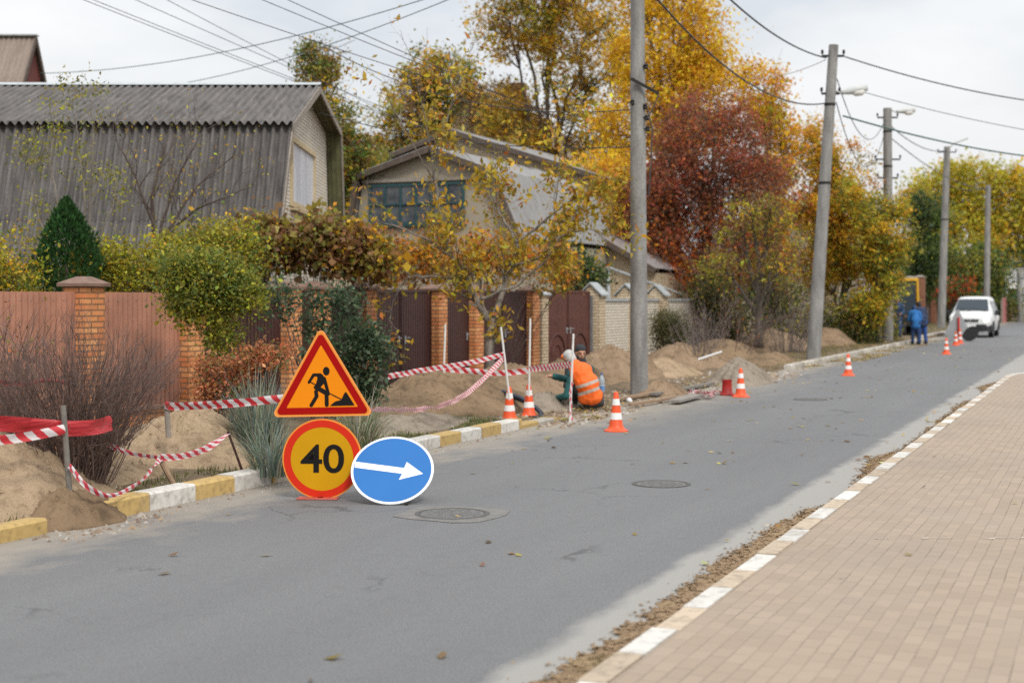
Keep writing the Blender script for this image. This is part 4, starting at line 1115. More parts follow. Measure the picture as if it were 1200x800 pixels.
# blue arrow disc, leaning back
zb = EYE * FPX / (592 - 350); kb = zb / FPX; rb_ = 49.5 * kb
bs0 = W(457, 350, zb); bs0.z = 0
bs = thing('arrow_sign', 'blue round sign with a white arrow leaning back on the asphalt', 'road sign', bs0, CAMROT)
tilt = R(43.0)
bd = MB(); bd.prism(circ(rb_), fy(0), fy(.012)); bo = bd.build('blue_disc', WHITE, bs, loc=(0, rb_ * math.sin(tilt), rb_ * math.cos(tilt) + .012))
bo.rotation_euler = Matrix.Rotation(-tilt, 4, 'X').to_euler()
MB().prism(circ(rb_ - .021), fy(-.002), fy(-.0006)).build('field', BLUE, bo)
ca = R(-8.5); cr = lambda x, z: (x * math.cos(ca) - z * math.sin(ca), x * math.sin(ca) + z * math.cos(ca))
L_ = rb_; q = lambda x, z: cr(x * L_ / .35, z * L_ / .35)
ap = [q(-.322, -.026), q(.09, -.03), q(.075, -.095), q(.265, -.004), q(.105, .095), q(.095, .03), q(-.325, .034)]
MB().prism(ap, fy(-.0034), fy(-.0028)).build('arrow', WHITE, bo)
lg = MB(); lg.bar((.06, .60, .0), (.03, .46, .46), .025, .025); lg.bar((-.12, .70, .01), (-.05, .46, .42), .025, .025); lg.bar((.14, .45, .012), (.14, .0, .012), .03, .012); lg.build('stand', STEEL, bs)
# distant signs seen from behind
zf = EYE * FPX / (399 - 350); p = W(1123, 350, zf); p.z = 0
fs_ = thing('road_works_sign', 'distant grey backed triangle sign on a red post before the van', 'road sign', p, CAMROT + R(10))
t_ = MB(); t_.prism(rtri(1.28, .04), fy(0), fy(.012)); o = t_.build('warning_triangle', SBACK, fs_, loc=(0, .05, .62)); 
MB().bar((0, -.03, 0), (0, -.03, 1.0), .07, .05).build('post', REDB, fs_); 
lw = MB(); lw.add([(-.48, .045, .02), (.05, .045, .02), (.02, .045, .5), (-.42, .045, .5)], [(0, 1, 2, 3)]); lw.build('lower_plate', SBACK, fs_)
p = W(1135, 350, zf - .6); p.z = 0
fd = thing('speed_sign', 'dark backed round sign leaning on the road before the van', 'road sign', p, CAMROT + R(15))
d_ = MB(); d_.prism(circ(.36), fy(0), fy(.014)); o = d_.build('disc', plain('dark_sign_back', (.05, .05, .052), .6, .2), fd, loc=(0, -.18, .31)); o.rotation_euler = (R(28), 0, 0)
MB().bar((0, .12, 0), (0, -.05, .5), .04, .04).build('stand', STEEL, fd)
# roadside board at the right edge
p = W(1190, 376, 112); p.z = .1
sb = thing('sign_board', 'teal topped white board on posts at the right picture edge', 'sign', p, CAMROT)
bx = MB(); bx.box((0, 0, 3.3), (1.7, .08, 1.6)); bx.build('white_panel', WHITE, sb); MB().box((0, -.06, 5.0), (1.9, .08, 1.2)).build('teal_panel', plain('teal_sign', (.01, .13, .12), .5), sb)
MB().box((0, -.11, 4.8), (.9, .04, .5)).build('white_band', WHITE, sb)
pp = MB(); pp.bar((-.7, 0, 0), (-.7, 0, 4.4), .16, .12); pp.bar((.7, 0, 0), (.7, 0, 4.4), .16, .12); pp.build('post', LAMPM, sb)

# ================================================================ cones, rods, stakes
CONE = plain('cone_orange', (.72, .085, .018), .45, .12, 8)
CONEW = plain('cone_white', (.74, .72, .70), .45, .1, 9)
def cone(label, px, py, h=.52, lean=(0, 0), z0=0.0, sc=1.0):
    p = G(px, py, z0); o = thing('traffic_cone', label, 'traffic cone', p, 0, 'striped traffic cones along the dig'); H_ = h
    rb0, rt = .098 * sc, .028 * sc; y0 = .035
    rad = lambda z: rb0 + (rt - rb0) * (z - y0) / (H_ - y0)
    b_ = MB(); b_.lathe([(.165 * sc, 0), (.165 * sc, .012), (.14 * sc, .022), (rb0 * 1.12, .045), (rad(.08), .08), (rad(H_ * .5), H_ * .5), (rad(H_ * .96), H_ * .96), (rt * .8, H_ * .99), (rt * .4, H_)], 28)
    c = b_.build('cone_body', CONE, o, auto=50)
    for (f0, f1) in ((.30, .47), (.66, .82)):
        w_ = MB(); w_.lathe([(rad(H_ * f0) + .0025, H_ * f0), (rad(H_ * f1) + .0025, H_ * f1)], 28, closed=False); w_.build('white_band', CONEW, o, smooth=True)
    o.rotation_euler = (lean[0], lean[1], 0); return o
cone('striped cone left of its twin beside the black hoses', 597, 493, .50, (R(1), R(-3)))
cone('striped cone right of its twin beside the black hoses', 620, 489, .50, (R(-1), R(1)))
cone('striped cone standing out on the asphalt beside the seated worker', 722, 505, .53)
cone('striped cone beside the red bin', 868, 465, .52)
cone('striped cone alone on the road before the leaning pole', 994, 440, .50)
cone('striped cone nearer than the pair before the white van', 1109, 415, .52)
cone('striped cone at the foot of the grey sign back', 1120, 404.5, .52)
cone('striped cone touching the dark round sign back', 1125, 402.5, .58)
# red bin / bucket
p = G(852, 463, 0); rbn = thing('plastic_bin', 'dented red plastic tub standing left of a striped cone', 'bin', p, R(20))
PLRED = plain('red_plastic', (.33, .016, .012), .4, .15)
b_ = MB(); b_.lathe([(.13, 0), (.135, .02), (.10, .06), (.085, .24), (.092, .27), (.095, .285), (.08, .285), (.07, .08)], 22); rb2 = b_.build('tub', PLRED, rbn, auto=40)
sk = MB(); sk.add([(.05, -.14, .01), (.28, -.12, .004), (.30, .05, .004), (.1, .08, .12)], [(0, 1, 2, 3)]); sk.build('torn_skirt', PLRED, rbn)

RODW = plain('white_rod', (.62, .61, .59), .5, .12, 12)
STAKE = plain('grey_stake', (.17, .155, .135), .85, .3, 14, bmp=.3)
WOOD = plain('bare_wood', (.27, .18, .115), .85, .25, 12, bmp=.3)
RUST = plain('rusty_rod', (.055, .022, .018), .8, .3, 16)
def rod(name, label, cat, t0, b0, z, r, mat, group=None, zt=None):
    b_ = W(b0[0], b0[1], z); tp = W(t0[0], t0[1], zt or z)
    m_ = (b_ + tp) / 2
    pts = [(b_ + (b_ - tp).normalized() * .08) - b_, (tp - b_) * .5, tp - b_]
    o = MB().tube(pts, [r, r * .95, r * .9], 8).build(name, mat, loc=b_, smooth=False, auto=40)
    return tag(o, label, cat, group)
GR = 'thin white rods carrying barrier tape'
rod('marker_rod', 'white rod standing alone in the long earth heap', 'marker rod', (522, 380), (519, 470), 21.5, .017, RODW, GR)
rod('marker_rod', 'white rod rising from the left one of the twin cones', 'marker rod', (587, 383), (596.5, 462), 20.3, .017, RODW, GR)
rod('marker_rod', 'white rod rising from the right one of the twin cones', 'marker rod', (621.5, 373), (620, 458), 21.1, .017, RODW, GR)
rod('marker_rod', 'white rod in front of the seated worker with hanging tape', 'marker rod', (672, 391), (668, 489), 20.4, .018, RODW, GR)
rod('wooden_stake', 'upright grey wooden stake left of the yellow kerb', 'stake', (74, 475), (83, 598), 11.25, .024, STAKE)
rod('wooden_stake', 'short pale wooden stake leaning over the white kerb block', 'stake', (186, 535), (207, 574), 12.62, .026, WOOD)
rod('wooden_stake', 'small pale wooden peg at the top of the sand heap', 'stake', (195, 472), (197, 503), 13.9, .028, TRIM)
rod('steel_rod', 'thin rusty rod leaning beside the ornamental grass', 'rod', (267, 505), (287, 560), 13.5, .013, RUST)
rod('white_stick', 'pale stick lying on the earth below the bare thicket', 'stick', (846, 412), (822, 420), 33, .03, RODW)

# ================================================================ barrier tape
def tape_mat(name, period, red=(.42, .028, .035), wh=(.74, .70, .70), slant=1.0):
    m, nt, b = _new(name); uv = coords(nt, 'UV'); s = N(nt, 'ShaderNodeSeparateXYZ'); L(nt, uv, s.inputs[0])
    a = math_n(nt, 'FRACT', math_n(nt, 'DIVIDE', math_n(nt, 'ADD', s.outputs[0], math_n(nt, 'MULTIPLY', s.outputs[1], slant)), period))
    g = math_n(nt, 'GREATER_THAN', a, .5); f = noise_n(nt, uv, 14, 5)
    c = mix(nt, g, mix(nt, f, red, tuple(x * 1.6 for x in red)), mix(nt, f, wh, tuple(x * .8 for x in wh)))
    L(nt, c, b.inputs['Base Color']); b.inputs['Roughness'].default_value = .4
    t = N(nt, 'ShaderNodeBsdfTranslucent'); L(nt, c, t.inputs['Color']); mx = N(nt, 'ShaderNodeMixShader'); mx.inputs[0].default_value = .25
    L(nt, b.outputs[0], mx.inputs[1]); L(nt, t.outputs[0], mx.inputs[2]); L(nt, mx.outputs[0], nt.nodes['Material Output'].inputs['Surface'])
    return m
TAPE = tape_mat('barrier_tape', .15); TAPEF = tape_mat('twisted_tape', .075, (.40, .05, .06), (.72, .66, .66), .35)
TAPEL = tape_mat('loose_tape', .11, (.42, .04, .06), (.74, .69, .70), 1.6)
def tape(label, pts, width, mat=TAPE, twist=0.0, wob=.12, seed=0, group='red and white barrier tapes', name='barrier_tape', tilt0=0.0, fold=.0):
    """pts: list of world points; a ribbon following a smooth line through them"""
    P = [Vector(p) for p in pts]; out = []
    if len(P) == 2: P = [P[0], P[0].lerp(P[1], .5), P[1]]
    for i in range(len(P) - 1):
        p0, p1, p2, p3 = P[max(0, i - 1)], P[i], P[i + 1], P[min(len(P) - 1, i + 2)]
        n = max(6, int((p2 - p1).length / .035))
        for k in range(n):
            t = k / n
            out.append(.5 * ((2 * p1) + (p2 - p0) * t + (2 * p0 - 5 * p1 + 4 * p2 - p3) * t * t + (3 * p1 - p0 - 3 * p2 + p3) * t ** 3))
    out.append(P[-1]); vs = []; uv = []; d_ = 0
    for i, p in enumerate(out):
        d = (out[min(i + 1, len(out) - 1)] - out[max(0, i - 1)]).normalized()
        if i: d_ += (p - out[i - 1]).length
        side_ = d.cross(CL(0, 1)).normalized(); nn = d.cross(side_)
        if side_.z < 0: side_ = -side_
        a = tilt0 + twist * d_ + wob * 3 * noise.noise(Vector((d_ * 1.4, seed, 0))) 
        wv = width * (1 - fold * (.5 + .5 * noise.noise(Vector((d_ * 2.2, seed, 7)))))
        dr = side_ * math.cos(a) + nn * math.sin(a)
        for j in range(4):
            q = j / 3 - .5
            vs.append(p + dr * q * wv + nn * .012 * math.sin(q * 6 + noise.noise(Vector((d_ * 3, seed, 2))) * 3)); uv.append((d_, q * wv))
    n = len(out); mb = MB()
    mb.add(vs, [(i * 4 + j, (i + 1) * 4 + j, (i + 1) * 4 + j + 1, i * 4 + j + 1) for i in range(n - 1) for j in range(3)], uv)
    o = mb.build(name, mat, smooth=True); return tag(o, label, 'barrier tape', group)
zs1 = 11.2; zst = 12.55
tape('barrier tape running left from the grey stake past the red sheet', [W(-260, 540, 9.5), W(0, 515.5, 10.8), W(76, 502.5, zs1)], .075, seed=1)
tape('barrier tape sagging in a loop from the grey stake to the leaning stake', [W(81, 545, zs1), W(100, 568, 11.1), W(128, 581, 11.3), W(160, 567, 11.75), W(176, 552, 12.0), W(187, 537, 12.4)], .06, TAPEL, seed=2, wob=1.1, fold=.7)
tape('barrier tape from behind the bare bush to the leaning stake', [W(124, 519, 12.4), W(150, 530, 12.2), W(187, 536, zst)], .06, TAPEL, seed=3, wob=.9, fold=.6)
tape('barrier tape from the leaning stake up to the rusty rod', [W(187, 536, zst), W(215, 534, 12.8), W(242, 525, 13.1), W(267, 508, 13.45)], .085, TAPEL, seed=4, wob=.9, fold=.5)
tape('barrier tape from the wooden peg to behind the road works triangle', [W(193, 474, 13.85), W(208, 476, 13.8), W(265, 473, 13.3), W(340, 466, 12.9)], .075, seed=5, wob=.1)
tape('long slack tape from the triangle sign up to the leaning white rod', [W(425, 481, 13.2), W(450, 479.5, 14.5), W(505, 478, 17), W(548, 460, 19), W(590, 420, 20.3)], .085, TAPEF, seed=6, wob=.5, fold=.4)
tape('upper tape from the dark bush to the leaning white rod', [W(455, 441, 17.5), W(500, 433, 18.5), W(550, 425, 19.5), W(590, 415, 20.3)], .07, tape_mat('thin_tape', .17, slant=2), seed=7, wob=.25)
tape('tape stretched from the lone white rod to the right cone rod', [W(520, 432, 21.5), W(545, 434, 21.4), W(585, 437, 21.2), W(620, 434, 21.1)], .085, seed=8, wob=.15)
tape('tape stretched from the right cone rod to the rod by the worker', [W(620, 432, 21.1), W(645, 430, 20.8), W(669, 427, 20.4)], .09, TAPEF, seed=9, wob=.2)
tape('torn tape hanging down the rod in front of the worker', [W(671, 448, 20.35), W(668, 462, 20.3), W(670, 474, 20.25), W(668, 483, 20.2), W(671, 492, 20.1)], .045, TAPEL, seed=10, wob=1.6, fold=.7)
tape('crumpled piece of barrier tape on the ground left of the red tub', [G(808, 458, .06), G(812, 459, .1), G(822, 460, .05), G(832, 462, .1), G(838, 459, .04), G(846, 460, .03)], .09, seed=11, wob=1.5)
knot = MB()
rib = [W(-240, 480, 9.8), W(0, 496, 11.0), W(40, 499, 11.25), W(85, 502, 11.4), W(112, 500, 11.6), W(131, 495, 11.9)]
m, nt, b = _new('red_sheet'); f = noise_n(nt, mapped(nt, coords(nt), (2, 2, 14)), 3, 4); L(nt, ramp(nt, f, [(.3, (.30, .012, .018)), (.7, (.50, .03, .035))]), b.inputs['Base Color']); b.inputs['Roughness'].default_value = .35; bump(nt, b, f, .5, .03); REDS = m
tape('crumpled red plastic sheet wrapped around the front of the bare bush', rib, .125, REDS, seed=12, wob=.12, group=None, name='red_sheet')
tape('thin red plastic strip wound higher around the bare bush', [W(-200, 425, 11.5), W(10, 449, 13), W(50, 446, 13.2), W(85, 450, 13.4)], .04, REDS, seed=13, wob=.6, group=None, name='red_strip')

# ================================================================ small things at the dig
HOSE = plain('black_hose', (.018, .022, .03), .4, .2, 30)
for k, (lb, off) in enumerate((('uppermost black hose running from the tree to the twin cones', 0), ('middle black hose running from the tree to the twin cones', 4), ('lowest black hose curling round behind the right cone', 8))):
    pts = [W(562 + off, 454 + off * .4, 22.5), W(590 + off, 459 + off * .6, 22.0), W(610 + off * .8, 466 + off * .6, 21.6), W(626 + off * .5, 476 + off * .4, 21.4), W(634 + off * .1, 484, 21.2), W(634 - off * .2, 489, 21.0), W(626 - off * .3, 490 - off * .1, 21.0)]
    tag(MB().tube([pts[0]] + [p.lerp(q_, t) for p, q_ in zip(pts, pts[1:]) for t in (.33, .66, 1)], .032, 8).build('hose', plain('blue_black_hose', (.02, .03, .055), .4) if k == 0 else HOSE, smooth=True), lb, 'hose', 'black hoses left on the earth')
# water bottle
p = W(705, 460, 22.9); bt = thing('water_bottle', 'clear plastic water bottle with a blue label beside the vest', 'bottle', p, 0)
m, nt, b = _new('bottle_plastic'); b.inputs['Base Color'].default_value = (.55, .62, .68, 1); b.inputs['Roughness'].default_value = .12; b.inputs['Transmission Weight'].default_value = .5; b.inputs['IOR'].default_value = 1.2; BOT = m
MB().lathe([(.045, 0), (.05, .01), (.05, .12), (.046, .13), (.05, .14), (.05, .20), (.03, .26), (.016, .275), (.016, .295)], 16).build('body', BOT, bt, smooth=True)
MB().lathe([(.0515, .04), (.0515, .11)], 16, closed=False).build('label', plain('blue_label', (.12, .25, .5), .4), bt, smooth=True); MB().lathe([(.019, .29), (.019, .315)], 12).build('lid', plain('blue_lid', (.05, .15, .45), .4), bt)
rr = random.Random(4); PATCH0 = plain('grey_concrete', (.24, .22, .2), .9, .2, 8, bmp=.3)
for lb, a, c_, w_, mm in (('pale plank on the ground right of the worker', (722, 468), (768, 460), .10, WOOD), ('grey plank lying under the earth heap by the pole', (765, 462), (834, 449), .14, STAKE), ('second pale plank near the cone beside the worker', (738, 474), (790, 466), .07, WOOD), ('broken concrete slab at the road edge beside the dirt spill', (790, 470), (818, 463), .2, PATCH0)):
    A_, B_ = G(a[0], a[1], .06), G(c_[0], c_[1], .06); o_ = (A_ + B_) / 2
    mb = MB().bar(A_ - o_, B_ - o_, w_, .05); tag(mb.build('plank' if 'plank' in lb else 'concrete_slab', mm, loc=o_, bevel=.006), lb, 'plank' if 'plank' in lb else 'slab')
p = G(737, 469, .09); tb = thing('power_tool', 'small white and dark hand tool lying by the planks', 'tool', p, R(30))
MB().tube([(-.12, 0, 0), (-.02, 0, .01), (.1, 0, .0)], [.035, .04, .03], 10).build('body', WHITE, tb, smooth=True); MB().tube([(.08, 0, 0), (.2, .02, -.01)], [.02, .012], 8).build('handle', plain('dark_teal', (.02, .08, .08), .5), tb)
p = W(1058, 398, 59.0)
# manholes
IRON = plain('cast_iron', (.095, .092, .089), .85, .3, 25, .0, bmp=.6)
LID = plain('worn_lid', (.150, .147, .142), .85, .35, 18, .0, bmp=.6)
PATCH = plain('concrete_patch', (.168, .160, .150), .9, .25, 8, bmp=.4)
def manhole(label, px, py, r, patch=None):
    p = G(px, py, 0); o = thing('manhole_cover', label, 'manhole cover', p, 0)
    f = MB(); f.lathe([(r, -.02), (r, .006), (r * .88, .008), (r * .87, .003)], 40, closed=False); f.build('frame', IRON, o)
    l_ = MB(); l_.lathe([(0.001, .005), (r * .85, .005), (r * .86, -.01)], 40, closed=False)
    for i in range(-4, 5):
        for j in range(-4, 5):
            x, y = i * r * .17, j * r * .17
            if x * x + y * y < (r * .76) ** 2: l_.box((x, y, .0062), (r * .09, r * .09, .003))
    l_.build('lid', LID, o)
    if patch:
        q = MB(); n = 14; pts = []
        for i in range(n):
            a = 2 * math.pi * i / n; k = (1 / max(abs(math.cos(a)), abs(math.sin(a)))) ** .8
            pts.append((patch * k * math.cos(a) * rr.uniform(.93, 1.07), patch * k * math.sin(a) * rr.uniform(.93, 1.07)))
        q.ring(pts, [(r * .99 * math.cos(2 * math.pi * i / n), r * .99 * math.sin(2 * math.pi * i / n)) for i in range(n)], lambda t: (t[0], t[1], .004)); q.build('patch', PATCH, o)
manhole('round iron manhole cover in the middle of the lane', 775, 567, .28)
manhole('manhole in a pale square concrete patch beside the blue sign', 530, 602, .31, .42)
manhole('distant manhole cover on the road past the red tub', 950, 468, .30)

# ================================================================ people
SKIN = plain('skin', (.42, .22, .14), .55, .1)
def hand_prims(wr, d, up, s=1.0, curl=.5):
    """palm, four fingers and a thumb from wrist wr along d"""
    wr = Vector(wr); d = Vector(d).normalized(); up = Vector(up); sd = d.cross(up).normalized(); up = sd.cross(d); o = []
    pc = wr + d * .055 * s
    o.append(('c', wr, pc, .026 * s, .034 * s)); o.append(('c', pc + sd * .02 * s, pc - sd * .02 * s, .022 * s, .022 * s))
    for i, ln in enumerate((.075, .085, .078, .06)):
        b0 = pc + d * .028 * s + sd * (.033 - .022 * i) * s; m_ = b0 + (d * math.cos(curl * .5) - up * math.sin(curl * .5)) * ln * .5 * s
        e = m_ + (d * math.cos(curl * 1.6) - up * math.sin(curl * 1.6)) * ln * .5 * s
        o += [('c', b0, m_, .0105 * s, .0095 * s), ('c', m_, e, .0095 * s, .008 * s)]
    t0 = wr + d * .03 * s + sd * .03 * s; t1 = t0 + (d * .6 + sd * .8) * .038 * s; o += [('c', t0, t1, .014 * s, .011 * s), ('c', t1, t1 + (d * .9 + sd * .2) * .03 * s, .011 * s, .009 * s)]
    return o
def head_prims(c, fwd, up, s=1.0):
    c = Vector(c); f = Vector(fwd).normalized(); u = Vector(up).normalized(); sd = f.cross(u).normalized(); u = sd.cross(f)
    M = Matrix((sd, f, u)).transposed(); P_ = lambda x, y, z: c + M @ Vector((x, y, z)) * s
    o = [('e', P_(0, -.01, .03), (.077 * s, .097 * s, .095 * s), M), ('e', P_(0, .022, -.045), (.056 * s, .066 * s, .075 * s), M), ('e', P_(0, .045, -.092), (.032 * s, .03 * s, .026 * s), M),
         ('c', P_(0, .088, .012), P_(0, .108, -.026), .010 * s, .016 * s), ('e', P_(0, .085, -.06), (.026 * s, .014 * s, .011 * s), M),
         ('e', P_(.03, .078, .028), (.024 * s, .016 * s, .008 * s), M), ('e', P_(-.03, .078, .028), (.024 * s, .016 * s, .008 * s), M)]
    for q in (-1, 1): o.append(('e', P_(q * .077, -.012, -.01), (.012 * s, .026 * s, .034 * s), M))
    return o, P_, M
def eyes(parent, P_, M, s=1.0):
    e = MB()
    for q in (-1, 1):
        n = len(e.v); e.lathe([(.001, -.012), (.009, -.006), (.012, 0), (.009, .006), (.001, .012)], 10, P_(q * .031, .078, .008))
    o = e.build('eyes', plain('eye_dark', (.03, .025, .02), .2), parent, smooth=True); return o
def cloth(name, col, rough=.85, bands=None, scale=22):
    m, nt, b = _new(name); v = coords(nt); f = noise_n(nt, v, scale, 6); f2 = noise_n(nt, v, 4, 4)
    c = ramp(nt, f2, [(.3, tuple(x * .75 for x in col)), (.7, tuple(min(1, x * 1.15) for x in col))])
    if bands:
        ax, rngs, bc = bands
        dt = N(nt, 'ShaderNodeVectorMath', operation='DOT_PRODUCT'); L(nt, v, dt.inputs[0]); dt.inputs[1].default_value = ax
        for (a, q) in rngs:
            g = math_n(nt, 'MULTIPLY', math_n(nt, 'GREATER_THAN', dt.outputs['Value'], a), math_n(nt, 'LESS_THAN', dt.outputs['Value'], q)); c = mix(nt, g, c, bc)
    L(nt, c, b.inputs['Base Color']); b.inputs['Roughness'].default_value = rough; bump(nt, b, f, .4, .006); return m

# seated worker in the orange vest, back to the road
zw = 22.4; kz = zw / FPX; wp = W(690, 350, zw); wp.z = .03
wk = thing('person', 'seated worker in an orange vest and white cap with his back to the road', 'person', wp, CAMROT)
def Q(px, py, d=0.0): return Vector(((px - 690) * kz * (1 + d / zw), d, EYE - (py - 350) * kz * (1 + d / zw) - .03))
hip = Q(693, 463, .02); mid = Q(689, 449, .0); chest = Q(681, 437, .06); neck = Q(672, 427, .14)
hd_c = Q(667, 420, .20); fwd = Vector((-.62, .72, -.30)); upv = Vector((-.22, .25, .95))
hp, HP, HM = head_prims(hd_c, fwd, upv, 1.0)
shL, shR = Q(671, 439, .06), Q(691, 433, .26)
elL = Q(664, 464, -.02); wrL = Q(655, 466, .30); elR = Q(668, 444, .50); wrR = Q(650, 441, .42)
legs = [('c', hip + V(-.08, 0, -.02), hip + V(-.18, .42, .10), .10, .075), ('c', hip + V(-.18, .42, .10), hip + V(-.25, .62, -.14), .07, .05), ('c', hip + V(.08, .02, -.02), hip + V(.05, .45, .12), .10, .075), ('c', hip + V(.05, .45, .12), hip + V(0, .68, -.14), .07, .05),
        ('c', hip + V(-.25, .62, -.16), hip + V(-.28, .80, -.17), .045, .035), ('c', hip + V(0, .68, -.16), hip + V(-.02, .86, -.17), .045, .035)]
torso = [('c', hip, mid, .13, .145), ('c', hip + V(-.07, 0, -.03), hip + V(.05, 0, -.03), .12, .12), ('c', mid + V(-.03, 0, 0), chest, .145, .155), ('c', chest + V(-.03, 0, 0), neck, .15, .065), ('c', shL, shR, .075, .075), ('c', neck, hd_c, .06, .055)]
arms = [('c', shL, elL, .058, .046), ('c', elL, wrL, .045, .03), ('c', shR, elR, .055, .045), ('c', elR, wrR, .045, .03)]
body = blob('body', torso + arms + legs + hp + hand_prims(wrL, wrL - elL, (0, 0, 1)) + hand_prims(wrR, (wrR - elR) + V(-.06, 0, 0), (0, 0, 1)), SKIN, wk, .011, 3)
eyes(wk, HP, HM)
TEALC = cloth('teal_jacket', (.012, .085, .085)); DARKC = cloth('dark_trousers', (.035, .033, .032))
inf = lambda prims, k: [('c', p[1], p[2], p[3] + k, p[4] + k) if p[0] == 'c' else p for p in prims]
blob('jacket', inf(torso[:4] + [torso[4]], .014) + inf([('c', shL, elL, .062, .05), ('c', elL, elL.lerp(wrL, .92), .049, .042), ('c', shR, elR, .06, .05), ('c', elR, elR.lerp(wrR, .92), .049, .042)], .012), TEALC, wk, .014, 4, .012)
axv = (mid - hip).normalized(); axv = Vector((-.32, 0, .95)).normalized(); h0 = hip.dot(axv)
VEST = cloth('orange_vest', (.86, .135, .01), .7, (tuple(axv), [(h0 + .055, h0 + .105), (h0 + .175, h0 + .225)], (.42, .36, .31)))
blob('vest', inf([('c', hip + V(.0, 0, -.02), mid, .14, .155), ('c', hip + V(-.06, 0, -.02), hip + V(.03, 0, -.02), .135, .135), ('c', mid + V(-.04, 0, 0), chest, .15, .162), ('c', chest + V(-.03, 0, 0), neck + V(.03, -.02, -.02), .155, .085), ('c', shL.lerp(shR, .18), shR.lerp(shL, .15), .085, .085)], .022), VEST, wk, .014, 5, .010)
blob('trousers', inf(legs[:4], .018) + [('c', hip + V(-.06, 0, -.09), hip + V(.10, .02, -.10), .11, .11)], DARKC, wk, .016, 4, .01)
blob('shoes', inf(legs[4:], .02), BLACK, wk, .014, 3)
CAPW = cloth('white_cap', (.46, .45, .43)); OCH = cloth('orange_hood', (.72, .18, .04))
blob('cap', [('e', HP(0, -.02, .05), (.087, .110, .086), HM), ('e', HP(0, -.055, -.01), (.082, .085, .095), HM), ('e', HP(0, -.05, -.09), (.07, .06, .06), HM)], CAPW, wk, .010, 3, .006)
blob('cap_peak', [('e', HP(0, .10, .04), (.078, .07, .014), HM), ('e', HP(.0, .055, .05), (.09, .06, .055), HM)], OCH, wk, .008, 2)
blob('collar', [('c', neck + V(.02, -.03, .0), neck.lerp(hd_c, .5) + V(.02, -.02, 0), .085, .072)], cloth('grey_collar', (.16, .18, .20)), wk, .012, 3)

# second worker, low in the trench behind him
z2 = 23.6; k2 = z2 / FPX; w2p = W(682, 350, z2); w2p.z = 0
w2 = thing('person', 'bearded man in a dark knit cap low behind the vested worker', 'person', w2p, CAMROT)
def Q2(px, py, d=0.0): return Vector(((px - 682) * k2, d, EYE - (py - 350) * k2))
hc = Q2(680.5, 413.5, 0); f2 = Vector((.25, -.95, -.12)); hp2, HP2, HM2 = head_prims(hc, f2, (0, 0, 1), 1.02)
ch = hc + V(-.02, .06, -.34); hp_ = hc + V(0, .12, -.72)
leg2 = [('c', hp_ + V(-.09, 0, 0), hp_ + V(-.16, -.36, .12), .09, .07), ('c', hp_ + V(-.16, -.36, .12), hp_ + V(-.15, -.40, -.12), .065, .05), ('c', hp_ + V(.09, 0, 0), hp_ + V(.16, -.36, .12), .09, .07), ('c', hp_ + V(.16, -.36, .12), hp_ + V(.15, -.40, -.12), .065, .05)]
tor2 = [('c', hp_, ch, .14, .15), ('c', ch + V(-.14, 0, .08), ch + V(.14, 0, .08), .07, .07), ('c', ch + V(0, 0, .08), hc, .08, .055)]
ar2 = [('c', ch + V(-.17, 0, .08), ch + V(-.22, -.1, -.2), .05, .042), ('c', ch + V(-.22, -.1, -.2), ch + V(-.12, -.32, -.22), .04, .03), ('c', ch + V(.17, 0, .08), ch + V(.22, -.1, -.2), .05, .042), ('c', ch + V(.22, -.1, -.2), ch + V(.12, -.32, -.22), .04, .03)]
blob('body', tor2 + ar2 + leg2 + hp2 + hand_prims(ch + V(-.12, -.32, -.22), (.3, -1, 0), (0, 0, 1)) + hand_prims(ch + V(.12, -.32, -.22), (-.3, -1, 0), (0, 0, 1)), SKIN, w2, .011, 3); eyes(w2, HP2, HM2)
DK = cloth('charcoal_jacket', (.025, .026, .03))
blob('jacket', inf(tor2[:2] + [('c', ch + V(0, 0, .08), hc + V(0, .02, -.14), .10, .085)] + ar2, .016), DK, w2, .014, 4, .01); blob('trousers', inf(leg2, .015) + [('c', hp_ + V(-.08, 0, 0), hp_ + V(.08, 0, 0), .14, .14)], DARKC, w2, .016, 4)
blob('knit_cap', [('e', HP2(0, -.02, .062), (.09, .108, .085), HM2), ('e', HP2(0, -.05, -.0), (.09, .09, .11), HM2)], DK, w2, .009, 3)
blob('beard', [('e', HP2(0, .035, -.095), (.055, .055, .035), HM2), ('e', HP2(.045, .02, -.07), (.022, .05, .04), HM2), ('e', HP2(-.045, .02, -.07), (.022, .05, .04), HM2)], cloth('beard_hair', (.035, .025, .02)), w2, .008, 2)

